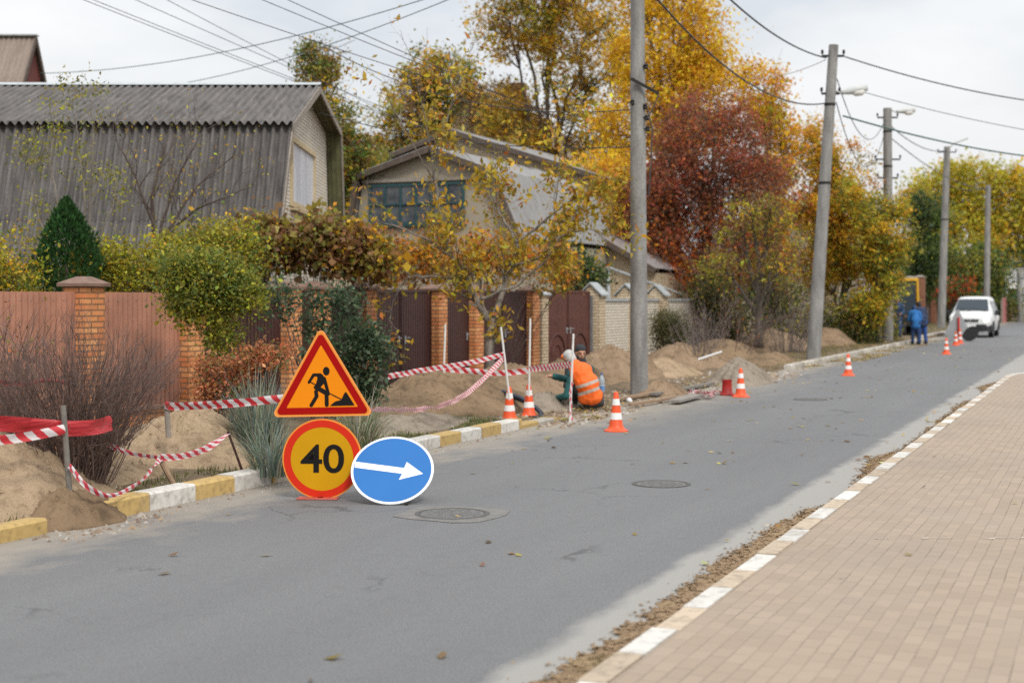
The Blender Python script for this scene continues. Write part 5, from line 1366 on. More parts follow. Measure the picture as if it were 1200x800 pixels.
def standing(label, px, py, z, h, jc, tc_, hairc, face, h0=0.0, bend=0.0, arm='front', vox=.02, hood=False):
    p = W(px, py, z); p.z = h0; s = h / 1.75
    o = thing('person', label, 'person', p, face, None); S = lambda x, y, zz: Vector((x, y, zz)) * s     # y = the way the figure faces
    hipz = .92; b_ = bend
    hp0 = S(0, 0, hipz); chs = S(0, .10 + b_ * .4, 1.30 - b_ * .12); nk = S(0, .12 + b_ * .7, 1.46 - b_ * .2); hc_ = S(0, .16 + b_ * .9, 1.60 - b_ * .26)
    hpx, HPx, HMx = head_prims(hc_, Vector((0, 1, -.2 - b_)), Vector((0, .2 + b_, 1)), s)
    lg_ = []
    for q, fw in ((-1, .06), (1, -.05)):
        lg_ += [('c', hp0 + S(.095 * q, 0, -.03), S(.11 * q, .03 + fw * .5, .5), .088 * s, .062 * s), ('c', S(.11 * q, .03 + fw * .5, .5), S(.115 * q, fw - .03, .1), .06 * s, .042 * s)]
    ft = [('c', S(.115 * q, fw - .05, .05), S(.135 * q, fw + .13, .04), .045 * s, .035 * s) for q, fw in ((-1, .06), (1, -.05))]
    tr_ = [('c', hp0, chs, .145 * s, .155 * s), ('c', chs + S(-.13, 0, .08), chs + S(.13, 0, .08), .08 * s, .08 * s), ('c', nk, hc_, .055 * s, .055 * s), ('c', chs, nk, .13 * s, .07 * s)]
    ar_ = []; hn = []
    for q in (-1, 1):
        sh = chs + S(.19 * q, 0, .08); el = sh + S(.06 * q, .02, -.29); wr = el + (S(-.10 * q, .22, -.06) if arm == 'front' else S(0, .06, -.25))
        ar_ += [('c', sh, el, .055 * s, .045 * s), ('c', el, wr, .042 * s, .03 * s)]; hn += hand_prims(wr, wr - el, (0, 0, 1) if arm == 'front' else (q, 0, 0), s)
    blob('body', tr_ + ar_ + lg_ + ft + hpx + hn, SKIN, o, .014, 3); eyes(o, HPx, HMx, s)
    blob('jacket', inf(tr_[:2] + [tr_[3]] + ar_ + [('c', hp0 + S(-.05, 0, -.12), hp0 + S(.05, 0, -.12), .13 * s, .13 * s), ('c', hp0 + S(-.06, 0, .1), hp0 + S(.06, 0, .1), .125 * s, .125 * s)], .026 * s), cloth('jacket_cloth', jc), o, vox, 3, .014)
    blob('trousers', inf(lg_ + [('c', hp0 + S(-.07, 0, -.04), hp0 + S(.07, 0, -.04), .12 * s, .12 * s)], .024 * s), cloth('trouser_cloth', tc_), o, vox, 3, .012)
    blob('shoes', inf(ft, .014), BLACK, o, .018, 2)
    blob('hood' if hood else 'hair', [('e', HPx(0, -.025, .045), (.09 * s, .11 * s, .09 * s), HMx), ('e', HPx(0, -.055, -.01), (.085 * s, .085 * s, .085 * s), HMx)], cloth('hair_cloth', hairc), o, .014, 2)
    return o
zb1 = EYE * FPX / (404 - 350)
FACE = CAMROT                      # figure's +y = away from the camera
standing('worker in bright blue jacket seen from behind at the kerb', 1073, 404, zb1, 1.62, (.018, .14, .40), (.012, .035, .11), (.02, .06, .16), FACE + R(-8), 0, .35, hood=True)
standing('worker in navy overalls half hidden behind the bright blue jacket', 1081, 402, zb1 + 1.2, 1.72, (.018, .035, .085), (.02, .07, .26), (.03, .03, .035), FACE + R(12), 0, .18)
standing('worker in dark blue overalls standing by the yellow digger', 1051, 394, 61.5, 1.78, (.02, .05, .12), (.015, .06, .2), (.25, .2, .17), FACE + R(168), .1, .1)

# ================================================================ white van
zv = EYE * FPX / (395.5 - 350)
vp = W(1136.5, 350, zv); 
van = thing('white_van', 'white van with lit headlights driving towards the camera', 'van', (vp.x, vp.y, 0), 0)     # local +x = rear, front at x = 0
VW = plain('van_white', (.60, .61, .61), .3, .03, 2); VBL = plain('van_black_plastic', (.022, .023, .025), .55, .1)
m, nt, b = _new('van_glass'); b.inputs['Base Color'].default_value = (.030, .042, .055, 1); b.inputs['Roughness'].default_value = .1; b.inputs['Specular IOR Level'].default_value = .25; VGL = m
TYRE = plain('tyre_rubber', (.02, .02, .021), .85, .15); RIMM = plain('wheel_rim', (.33, .34, .35), .4, .1, 4, .6)
# stations: x, top z, half width at the top, half width at belt
stn = [(0.0, .74, .70, .80), (.06, .90, .76, .86), (.16, .99, .80, .90), (.55, 1.10, .80, .93), (.95, 1.19, .77, .945), (1.35, 1.50, .71, .95), (1.72, 1.76, .66, .95), (1.95, 1.845, .655, .95), (2.6, 1.88, .66, .95), (3.8, 1.885, .66, .95), (4.5, 1.865, .65, .94), (4.68, 1.80, .63, .92), (4.76, 1.0, .80, .91)]
def sect(x, zt, wt, wb):
    bz = min(1.02, zt - .10)
    pts = [(0, zt), (wt * .6, zt - .008), (wt * .9, zt - .025), (wt + .02, zt - .075), ((wt * .45 + wb * .55), (zt * .5 + bz * .5)), (wb, bz), (wb + .012, .72), (wb, .45), (wb - .03, .30), (wb - .10, .24)]
    return [(x, -y, z) for y, z in pts[::-1]] + [(x, y, z) for y, z in pts[1:]]
mb = MB(); secs = [sect(*s_) for s_ in stn]; n = len(secs[0]); vs = [p for s_ in secs for p in s_]
mb.add(vs, [(i * n + j, i * n + j + 1, (i + 1) * n + j + 1, (i + 1) * n + j) for i in range(len(secs) - 1) for j in range(n - 1)] + [tuple(range(n)), tuple((len(secs) - 1) * n + j for j in range(n))[::-1]] + [(i * n, (i + 1) * n, (i + 1) * n + n - 1, i * n + n - 1) for i in range(len(secs) - 1)])
vb = mb.build('body', VW, van, bevel=0, auto=28)
def lerp_st(x):
    for a, c_ in zip(stn, stn[1:]):
        if a[0] <= x <= c_[0]:
            t = (x - a[0]) / (c_[0] - a[0]); return tuple(a[i] + (c_[i] - a[i]) * t for i in range(4))
# windscreen, a curved patch standing just proud of the body
ws = MB(); rows = [(.99, 1.205), (1.35, 1.50), (1.70, 1.745)]; vs = []
for (x, z) in rows:
    _, zt, wt, wb = lerp_st(x)
    for j in range(-4, 5): q = j / 4; vs.append((x - .018, q * (wt + .035) * .93, zt + .010 - .012 * abs(q) ** 3))
ws.add(vs, [(r * 9 + j, r * 9 + j + 1, (r + 1) * 9 + j + 1, (r + 1) * 9 + j) for r in range(2) for j in range(8)]); wso = ws.build('windscreen', VGL, van, smooth=True)
wp_ = MB(); wp_.bar((.955, -.55, 1.21), (1.12, .05, 1.345), .02, .015); wp_.bar((.955, .05, 1.21), (1.12, .6, 1.345), .02, .015); wp_.build('wiper', VBL, wso)
for sgn_ in (-1, 1):
    for (xa, xb) in ((1.55, 2.45), (2.55, 3.55), (3.65, 4.5)):
        sw = MB(); vs = []
        for (x, zz) in ((xa, 1.10), (xb, 1.10), (xb, 1.66), (xa + (.28 if xa < 2 else 0), 1.66)):
            _, zt, wt, wb = lerp_st(x); t = (zz - 1.02) / max(.1, (zt - .075 - 1.02)); y = wb + (wt + .02 - wb) * min(1, t); vs.append((x, sgn_ * (y + .022), zz))
        sw.add(vs, [(0, 1, 2, 3)]); sw.build('side_window', VGL, van)
    mi = MB(); mi.box((1.28, sgn_ * 1.09, 1.13), (.10, .17, .24)); mi.bar((1.32, sgn_ * .93, 1.07), (1.30, sgn_ * 1.05, 1.09), .05, .05); mi.build('mirror', VBL, van, bevel=.03)
    dl_ = MB(); dl_.box((1.52, sgn_ * .962, .75), (.012, .012, .9)); dl_.box((2.5, sgn_ * .962, .75), (.012, .012, .9)); dl_.box((2.30, sgn_ * .972, .98), (.16, .02, .035)); dl_.build('door_seam', VBL, van)
    # headlights
    hl = MB(); vs = []
    o5 = [(.03, .50, .70), (.075, .84, .72), (.20, .905, .90), (.15, .80, .935), (.045, .52, .83)]
    hl.add([(x - .035, sgn_ * y, z) for x, y, z in o5], [tuple(range(5))]); hl.add([(x + .03, sgn_ * y, z) for x, y, z in o5], [])
    hl.f += [(i, (i + 1) % 5, 5 + (i + 1) % 5, 5 + i) for i in range(5)]; hl.c += [(1, 1, 1)] * 5; hl.m += [0] * 5
    m2 = plain('headlight_glass', (.55, .57, .6), .1, .1); ho = hl.build('headlight', m2, van)
    lp = MB(); lp.lathe([(.001, -.012), (.075, -.006), (.08, 0.01)], 16, (.005, sgn_ * .68, .80), Matrix.Rotation(R(90), 3, 'Y'))
    if 'lamp_lit' not in MATS:
        m, nt, b = _new('lamp_lit'); b.inputs['Emission Color'].default_value = (1, .82, .5, 1); b.inputs['Emission Strength'].default_value = 7.0; MATS['lamp_lit'] = m
    lp.build('bulb', MATS['lamp_lit'] , ho)
    fo = MB(); fo.lathe([(.001, -.01), (.06, 0)], 14, (-.025, sgn_ * .62, .40), Matrix.Rotation(R(90), 3, 'Y')); fo.build('fog_lamp', m2, van)
gr_ = MB(); gr_.prism([(-.36, .70), (.36, .70), (.40, .84), (-.40, .84)], lambda p: (-.018 + (p[1] - .70) * .32, p[0], p[1]), lambda p: (.06, p[0], p[1])); go = gr_.build('grille', VBL, van)
ch_ = MB()
for zz in (.735, .77, .805): ch_.bar((-.025 + (zz - .70) * .32, -.36, zz), (-.025 + (zz - .70) * .32, .36, zz), .02, .012)
ch_.build('grille_bars', plain('chrome', (.5, .5, .5), .2, .05, 5, .9), go)
em = MB(); em.tube([(-.02, .07 * math.cos(a), .775 + .07 * math.sin(a)) for a in [2 * math.pi * i / 20 for i in range(21)]], .009, 6)
for a in (90, 210, 330): em.tube([(-.022, 0, .775), (-.022, .068 * math.cos(R(a)), .775 + .068 * math.sin(R(a)))], [.012, .005], 6)
em.build('emblem', MATS['chrome'], go)
bu = MB(); pr = [(-.075, .30), (-.085, .52), (-.03, .585), (.25, .60), (.30, .27)]
vs = []
for j in range(-8, 9):
    q = j / 8; y = q * .965; bk = .30 * max(0, abs(q) - .45) ** 1.6 * 1.3
    for (x, z) in pr: vs.append((x + bk, y, z))
k = len(pr); bu.add(vs, [(i * k + j, i * k + (j + 1) % k, (i + 1) * k + (j + 1) % k, (i + 1) * k + j) for i in range(16) for j in range(k)] + [tuple(range(k)), tuple(16 * k + j for j in range(k))[::-1]])
bu.build('bumper', VBL, van, auto=35)
bt_ = MB(); bt_.box((-.085, 0, .535), (.02, .54, .115)); bt_.build('number_plate', WHITE, van)
bw_ = MB(); bw_.box((-.05, 0, .64), (.06, 1.5, .10)); bw_.build('bumper_top', VW, van, bevel=.02)
for xw in (.86, 3.95):
    for sgn_ in (-1, 1):
        M = Matrix.Rotation(R(90), 3, 'X'); w_ = MB(); w_.lathe([(.20, -.10), (.30, -.11), (.325, -.08), (.33, 0), (.325, .08), (.30, .11), (.20, .10)], 30, (0, 0, 0), M)
        wo = w_.build('wheel', TYRE, van, loc=(xw, sgn_ * .86, .33), auto=40)
        r_ = MB(); r_.lathe([(.001, -.085), (.06, -.10), (.19, -.075), (.205, -.105), (.205, .105), (.19, .075), (.06, .10), (.001, .085)], 24, (0, 0, 0), M); r_.build('rim', RIMM, wo, auto=40)
        ar = MB(); pts = [(xw + .40 * math.cos(R(a)), sgn_ * .966, .34 + .40 * math.sin(R(a))) for a in range(-5, 186, 10)]
        ar.tube(pts, .028, 6); ar.build('wheel_arch', VBL, van)

# ================================================================ yellow digger by the far kerb
zd = 66.0; dp0 = W(1055, 350, zd); dig_ = thing('digger', 'small yellow digger cab behind the workers', 'digger', (dp0.x, dp0.y, .1), CAMROT + R(10))
YELP = plain('machine_yellow', (.62, .34, .02), .5, .15)
fr = MB(); w2_, d2_, zb_, zt_ = .52, .75, .75, 2.5
for a in (-1, 1):
    for c_ in (-1, 1): fr.bar((a * w2_, c_ * d2_, zb_), (a * w2_ * .95, c_ * d2_ * .92, zt_), .10, .10)
fr.box((0, 0, zt_ + .05), (w2_ * 2.1, d2_ * 2, .14)); fr.build('cab_frame', YELP, dig_, bevel=.015)
gl_ = MB(); gl_.box((0, 0, 1.7), (w2_ * 1.86, d2_ * 1.8, 1.6)); gl_.build('cab_glass', VGL, dig_)
bd_ = MB(); bd_.box((0, .1, .62), (1.06, 2.0, .45)); bd_.box((0, 1.0, 1.0), (1.0, .8, .7)); bd_.build('machine_body', STEEL, dig_, bevel=.04)
for a in (-1, 1):
    tr = MB(); tr.prism([(-1.2, .1), (-1.1, 0), (1.1, 0), (1.2, .1), (1.2, .42), (1.1, .5), (-1.1, .5), (-1.2, .42)], lambda p: (a * .42 - .14, p[0], p[1]), lambda p: (a * .42 + .14, p[0], p[1])); tr.build('track', TYRE, dig_, bevel=.02)
am = MB(); am.bar((-.2, 1.5, 1.2), (-.2, 2.6, 2.1), .18, .22); am.bar((-.2, 2.6, 2.1), (-.2, 3.4, 1.0), .14, .18); am.build('boom', YELP, dig_, bevel=.02)
bk = MB(); bk.prism([(3.7, .62), (3.2, .45), (3.2, 1.0), (3.5, 1.05)], lambda p: (-.5, p[0], p[1]), lambda p: (.1, p[0], p[1])); bk.build('bucket', STEEL, dig_)
# ================================================================ trees
GOLD, GOLD2, ORG, RST, RED, OLV, GRN, DGR, YGR, BRN, PUR, LIM = (.62, .37, .018), (.50, .29, .02), (.48, .20, .02), (.30, .10, .02), (.29, .08, .03), (.20, .17, .03), (.085, .12, .025), (.035, .06, .022), (.30, .28, .025), (.16, .085, .035), (.17, .075, .045), (.38, .36, .03)
TG = 'autumn trees along the left side of the street'
crown_tree('tree', 'tall sparse greenish brown tree behind the gable of the mansard house', 42, 380, [(372, 80, 28, 46), (388, 140, 38, 50), (405, 190, 45, 45), (365, 190, 25, 40)], 120, 60, .085, [OLV, GRN, BRN, GOLD2], [4, 3, 2, 1.5], .12, .28, 11, TG, base_h=.1)
crown_tree('tree', 'olive brown tree behind the gambrel house left of the tall oak', 54, 490, [(480, 130, 50, 65), (520, 100, 45, 60), (450, 190, 50, 50), (510, 190, 60, 40)], 210, 70, .10, [OLV, BRN, GOLD2, GRN, YGR], [4, 3, 2, 2, 1.5], .2, .36, 12, TG)
crown_tree('tree', 'tall yellow brown oak rising out of the picture behind the houses', 62, 645, [(620, 20, 70, 70), (680, 60, 70, 80), (640, -50, 90, 70), (610, 140, 60, 60), (690, 160, 50, 60)], 300, 75, .12, [GOLD2, OLV, (.36, .22, .03), BRN, YGR], [4, 3, 3, 1.4, 1], .2, .46, 13, TG)
crown_tree('tree', 'bright golden birch rising behind the nearest pole', 56, 775, [(780, 40, 80, 80), (820, 120, 62, 80), (745, 130, 62, 80), (770, -50, 75, 70), (740, 220, 60, 70), (820, 50, 40, 70)], 380, 95, .105, [GOLD, GOLD2, (.66, .42, .03), ORG], [6, 3, 2, .6], .16, .42, 14, TG, bark_m=BARKL, droop=.5)
def toneRB(P, c, rng):
    hgt = P[:, 2]; k = np.clip((5.2 - hgt) / 3.0, 0, 1)[:, None]      # redder and more orange lower down
    lowc = pick(rng, [(.46, .13, .02), (.40, .18, .02), (.34, .08, .02), (.14, .09, .03)], [3, 2, 3, 1.4], len(P))
    return np.where(rng.random((len(P), 1)) < k * .8, lowc, c)
crown_tree('tree', 'dense reddish brown tree right of the nearest pole', 49, 835, [(835, 165, 75, 60), (795, 220, 60, 75), (875, 235, 68, 65), (775, 290, 55, 60), (850, 300, 85, 65), (728, 275, 44, 55), (765, 240, 45, 60)], 430, 85, .085, [PUR, (.26, .065, .035), (.20, .10, .055), RST], [4, 4, 2.5, 1.5], .16, .46, 15, TG, tone=toneRB)
crown_tree('tree', 'yellow orange tree between the red tree and the leaning pole', 56, 905, [(905, 170, 42, 65), (892, 125, 40, 55), (925, 240, 45, 60), (900, 290, 40, 60)], 190, 85, .095, [GOLD2, ORG, GOLD, YGR, OLV], [4, 3, 3, 1.5, 1], .16, .34, 16, TG)
crown_tree('tree', 'orange and gold tree right behind the leaning pole', 57, 990, [(985, 235, 50, 80), (1005, 285, 48, 75), (955, 195, 36, 60), (965, 320, 42, 60)], 280, 95, .09, [(.44, .23, .02), ORG, GOLD2, YGR, OLV], [2, 1.4, 4, 3, 2], .16, .34, 17, TG)
crown_tree('tree', 'yellow green tree drooping over the far lamp pole', 54.0, 1030, [(1030, 268, 40, 56), (1036, 320, 28, 38), (1015, 350, 30, 40), (1012, 230, 25, 30)], 150, 90, .09, [YGR, OLV, GRN, GOLD2], [4, 2, 2, 2.5], .14, .32, 18, TG)
crown_tree('tree', 'wide yellow green ash tree behind the white van', 112, 1135, [(1100, 230, 45, 50), (1150, 220, 50, 50), (1185, 240, 45, 55), (1130, 280, 70, 40), (1215, 260, 40, 60)], 300, 85, .19, [(.36, .31, .03), (.32, .30, .03), GOLD2, YGR, OLV], [4, 3, 3, 2, 1], .3, .7, 19, TG)
crown_tree('tree', 'dark green tree standing behind the white van', 100, 1115, [(1110, 325, 38, 40), (1150, 320, 40, 38), (1080, 300, 30, 40)], 150, 80, .17, [DGR, GRN, OLV, YGR], [4, 3, 2, 1], .2, .6, 20, TG)
crown_tree('tree', 'dark green tree at the right edge of the street', 125, 1195, [(1190, 320, 36, 44), (1230, 310, 40, 50), (1165, 340, 20, 28)], 140, 80, .2, [DGR, GRN, OLV, GOLD2], [4, 3, 2, 1], .2, .7, 21, TG)
crown_tree('tree', 'dark conifer green tree left of the van behind the brick pillars', 96, 1085, [(1085, 265, 26, 60), (1075, 320, 30, 40)], 110, 80, .16, [DGR, GRN], [3, 2], .2, .55, 22, TG)
crown_tree('tree', 'brown half bare tree behind the cream plank house', 66, 580, [(575, 130, 55, 45), (610, 190, 60, 50)], 130, 70, .11, [BRN, (.2, .1, .05), OLV, GOLD2], [4, 3, 1, 1], .18, .4, 23, TG)
crown_tree('tree', 'yellow leafed tree behind the shed under the golden birch', 50, 700, [(700, 225, 45, 50), (725, 270, 35, 40)], 120, 80, .09, [GOLD2, ORG, GOLD, RST], [4, 3, 3, 1], .14, .32, 24, TG)
crown_tree('tree', 'small dark trunked tree with sparse brown green leaves before the leaning pole', 43, 889, [(885, 260, 45, 45), (870, 310, 50, 35), (915, 310, 38, 40)], 110, 26, .075, [OLV, BRN, YGR, GOLD2], [3, 3, 2, 1], .13, .26, 25, TG, base_h=.3)
crown_tree('tree', 'green brown tree beside the left end of the gambrel house', 47, 425, [(425, 210, 36, 50), (410, 250, 30, 40)], 90, 70, .085, [OLV, GRN, YGR, BRN], [3, 3, 1, 1], .12, .32, 26, TG)
# ---- yellow leaved tree in front of the dark gates
def px_tree(name, label, z, limbs, leaf_n, lsize, pal, wts, seed, group=None, sub=3, base_i=0, bark_m=None, levels=2, droop=.6, spread=.7, lprob=1.0, cat='tree', sublen=.55, clus=.10, twig_r=.45):
    rng = np.random.default_rng(seed); k = z / FPX
    p0 = limbs[0][0][0]; b = W(p0[0], p0[1], z)
    root = thing(name, label, cat, b, 0, group); mb = MB(); tips = []; segs = []
    for pts, r0, r1, dz in limbs:
        n = len(pts); P = [W(x, y, z) - b + CL(0, dz * i / (n - 1)) for i, (x, y) in enumerate(pts)]
        Q_ = []
        for a, c_ in zip(P, P[1:]):
            for t in (0, .33, .66): Q_.append(a.lerp(c_, t) + Vector(rng.normal(0, .012, 3)) * (t > 0))
        Q_.append(P[-1]); m_ = len(Q_); rs = [r0 + (r1 - r0) * i / (m_ - 1) for i in range(m_)]
        mb.tube(Q_, rs, 9, cap=True)
        for i in range(max(2, int(m_ * .35)), m_):
            if rng.random() < .55 * sub / 3 or i == m_ - 1:
                d = (Q_[i] - Q_[i - 1]).normalized(); ax = Vector(rng.normal(size=3)); pr = (ax - d * ax.dot(d)).normalized()
                nd = (d * .8 + pr * spread + V(0, 0, .25)).normalized()
                grow(rng, Q_[i], nd, sublen * (.6 + .8 * rng.random()), max(.006, rs[i] * twig_r), 0, levels, segs, tips, .03, .3, (2, 4), .8, .6)
    segs_mesh(mb, segs, 6); mb.build('trunk', bark_m or BARKL, root, smooth=True)
    P = []; 
    for p, d in tips:
        if callable(lprob):
            q_ = b + p; X_, D_ = q_.x * ST - q_.y * CT, q_.x * CT + q_.y * ST
            pp = type('T', (), {'x_px': 600 + X_ / D_ * FPX}); lv = lprob(pp)
        else: lv = lprob
        if rng.random() > lv: continue
        m_ = max(1, int(leaf_n * rng.random() * 2))
        for _ in range(m_): P.append(np.array(tuple(p)) + rng.normal(0, clus, 3) + np.array([0, 0, -.05]))
    P = np.array(P); c_ = varied(rng, pick(rng, pal, wts, len(P)), .25)
    leaf_obj('crown', P, lsize * (.6 + .8 * rng.random(len(P))), c_, rng, root, droop=droop, ratio=.42, mat=LEAFT)
    return root
WZ = 25.5
px_tree('tree', 'sparse yellow leaved tree with forked trunk before the dark gates', WZ, [(a_, r0_ * .66, r1_ * .7, dz_) for a_, r0_, r1_, dz_ in [
    ([(576, 452), (574, 425), (574, 400), (575, 378), (567, 366)], .15, .105, 0),
    ([(570, 372), (560, 355), (552, 340), (549, 325)], .10, .075, -.1),
    ([(549, 328), (538, 316), (527, 295), (521, 270), (515, 245), (511, 215), (508, 185)], .07, .03, -.3),
    ([(552, 338), (546, 322), (538, 306), (520, 296), (500, 280), (470, 268), (448, 262)], .045, .015, -.6),
    ([(549, 330), (530, 326), (505, 324), (482, 323), (460, 310), (440, 296)], .045, .015, -.2),
    ([(480, 323), (467, 340), (460, 360), (458, 375)], .02, .007, -.3),
    ([(575, 385), (583, 360), (590, 340), (598, 315), (606, 292), (606, 280)], .085, .05, .3),
    ([(606, 284), (596, 265), (584, 248), (575, 225), (570, 200)], .04, .015, .5),
    ([(606, 284), (628, 268), (648, 250), (668, 235), (690, 222)], .045, .014, .2),
    ([(562, 352), (580, 344), (604, 336), (622, 320), (640, 305), (655, 280), (672, 255)], .045, .014, -.5),
    ([(600, 312), (625, 305), (648, 290), (662, 275), (690, 268), (710, 275)], .035, .012, .1),
    ([(638, 306), (648, 270), (652, 230), (655, 190), (662, 150)], .022, .008, -.4),
    ([(508, 190), (500, 150), (492, 110), (488, 75)], .025, .006, -.3), ([(508, 190), (520, 150), (530, 118), (540, 90)], .022, .006, .1), ([(511, 215), (485, 170), (462, 130), (450, 100)], .022, .006, -.5)]],
    5.2, .13, [(.46, .33, .03), (.36, .28, .03), (.50, .30, .025), (.26, .21, .04), (.40, .17, .035)], [4, 3, 3, 1.5, 1.2], 31, None, 4, lprob=lambda p: .2 if p.x_px < 500 else (.45 if p.x_px < 590 else .85), clus=.12)
BARE = bark('bare_twig', (.085, .065, .06), (.21, .17, .155), 20)
px_tree('sapling', 'bare grey sapling with few yellow leaves before the mansard roof', 23.0, [([(182, 300), (180, 275), (178, 235), (185, 200), (196, 165)], .045, .012, 0), ([(190, 300), (196, 270), (215, 235), (240, 205), (275, 178)], .036, .007, .3), ([(186, 300), (180, 260), (165, 220), (150, 185), (140, 165)], .034, .006, -.2), ([(188, 300), (205, 270), (235, 245), (262, 235), (300, 222)], .032, .006, -.4), ([(184, 300), (188, 260), (200, 215), (218, 178), (232, 150)], .032, .006, .4)],
        .8, .06, [GOLD2, YGR, LIM], [2, 2, 1], 32, None, 5, bark_m=TWIG, lprob=.35, cat='sapling', clus=.05, sublen=.5)
px_tree('sapling', 'upright sapling with small yellow green leaves beside the thuja', 22.0, [([(72, 300), (70, 265), (66, 230), (58, 190), (64, 150)], .025, .008, 0), ([(96, 300), (98, 260), (96, 220), (88, 175), (85, 120)], .025, .007, .2), ([(104, 300), (106, 260), (110, 220), (112, 170), (112, 122)], .025, .007, -.2), ([(60, 300), (48, 265), (38, 235), (32, 200)], .02, .006, .2), ([(112, 300), (120, 265), (130, 240), (132, 210)], .02, .006, .2)],
        3.0, .065, [YGR, GRN, LIM, OLV], [4, 2, 3, 2], 33, None, 3, lprob=.9, cat='sapling', clus=.09, sublen=.42, spread=.5)

# ================================================================ bushes and hedges
BG = 'bushes along the fences'
bush('hedge_bush', 'yellow green hedge bush left of the thuja above the salmon fence', [(0, 300, 45, 45), (-40, 320, 50, 60), (25, 335, 30, 30)], 20.6, 90, 110, .05, [YGR, OLV, GRN, LIM, GOLD2], [3, 3, 3, 1.5, 1], .15, 41)
bush('hedge_bush', 'wide yellow green hedge behind the salmon fence below the mansard roof', [(125, 322, 40, 34), (165, 312, 45, 36), (215, 300, 50, 32), (265, 295, 45, 26)], 22.0, 230, 110, .052, [YGR, OLV, GRN, GOLD2, LIM], [3, 4, 2, 1.2, 1], .16, 42)
bush('climbing_bush', 'green leafy bush hanging over the fence corner and brick pillar', [(245, 335, 44, 34), (268, 355, 32, 34), (226, 350, 28, 32), (212, 318, 38, 20), (262, 385, 20, 18)], 18.9, 190, 120, .045, [(.16, .18, .03), OLV, GRN, YGR], [4, 2, 3, 2], .13, 43, shell=.2, stems=False)
def vine(name, label, **kw): return bush(name, label, **kw)
vine('grape_vine', 'brown and yellow grape vine spilling over the dark fence', ells=[(310, 287, 45, 22), (360, 282, 45, 26), (400, 292, 40, 24), (430, 302, 30, 20)], z=25.0, nclump=150, nleaf=60, lsize=.10, pal=[BRN, (.24, .13, .06), OLV, GOLD2, (.20, .19, .05)], wts=[3, 3, 3, 2, 2], sig=.17, seed=44, ratio=.85)
vine('bush', 'orange and yellow bush behind the dark gates', ells=[(470, 310, 45, 25), (530, 300, 50, 30), (590, 300, 45, 26), (640, 315, 40, 24)], z=32, nclump=130, nleaf=62, lsize=.085, pal=[ORG, GOLD2, RST, BRN, OLV], wts=[3, 2.5, 2, 2, 3], sig=.2, seed=45)
bush('bush', 'dark green bush behind the cream wall corner', [(672, 315, 24, 26), (690, 330, 18, 18)], 38.5, 60, 70, .075, [DGR, GRN], [3, 2], .18, 46)
bush('rose_bush', 'dark green rose bush before the dark fence and behind the warning sign', [(395, 405, 42, 46), (422, 425, 30, 40), (372, 358, 12, 40), (402, 350, 16, 26), (322, 350, 22, 22), (415, 450, 32, 30)], 19.8, 150, 62, .052, [(.04, .072, .034), (.07, .10, .05), (.11, .14, .085), (.028, .048, .024)], [4, 3, 1.6, 2], .12, 47, ratio=.62)
bush('hydrangea_bush', 'rusty brown hydrangea bush left of the warning sign', [(262, 430, 32, 32), (300, 440, 30, 34), (322, 425, 24, 28), (250, 460, 24, 24)], 17.0, 130, 60, .032, [(.36, .13, .055), (.30, .12, .055), (.22, .14, .05), (.12, .13, .04), (.40, .19, .09)], [4, 3, 2, 1.5, 2], .06, 48, ratio=.8)
# flat rusty flower heads on top of the hydrangea
bush('juniper_bush', 'dense green brown bush right of the nearest pole', [(786, 395, 24, 28), (778, 380, 20, 14), (798, 402, 18, 22)], 36.0, 120, 110, .05, [(.07, .075, .025), (.11, .09, .03), (.05, .05, .02)], [3, 2, 2], .13, 49, ratio=.3)
UND = [DGR, (.05, .07, .02), OLV, BRN, YGR]
for i, (lb, e, z) in enumerate((('dark undergrowth bush between the juniper and the small dark tree', [(850, 370, 30, 40), (835, 340, 25, 30)], 46), ('dark green undergrowth bush left of the leaning pole', [(920, 370, 32, 42), (900, 345, 25, 30)], 48), ('green undergrowth bush right of the leaning pole', [(985, 380, 26, 30), (1005, 385, 20, 26)], 54), ('dark bush under the yellow green tree by the workers', [(1030, 380, 15, 25)], 58))):
    bush('undergrowth_bush', lb, e, z, 110, 80, .08, UND, [4, 3, 2, 1.5, 1], .24, 50 + i, group='dark undergrowth bushes below the autumn trees')
bush('rose_bush', 'small bush with orange red flowers left of the white van roof', [(1122, 340, 16, 10)], 92, 30, 60, .14, [DGR, GRN, (.5, .07, .02)], [3, 2, 3], .35, 55)
bush('hedge_bush', 'dark green hedge row behind the white van', [(1110, 358, 40, 24), (1160, 360, 40, 18)], 108, 110, 90, .16, [DGR, GRN, OLV], [4, 2, 1], .5, 56)
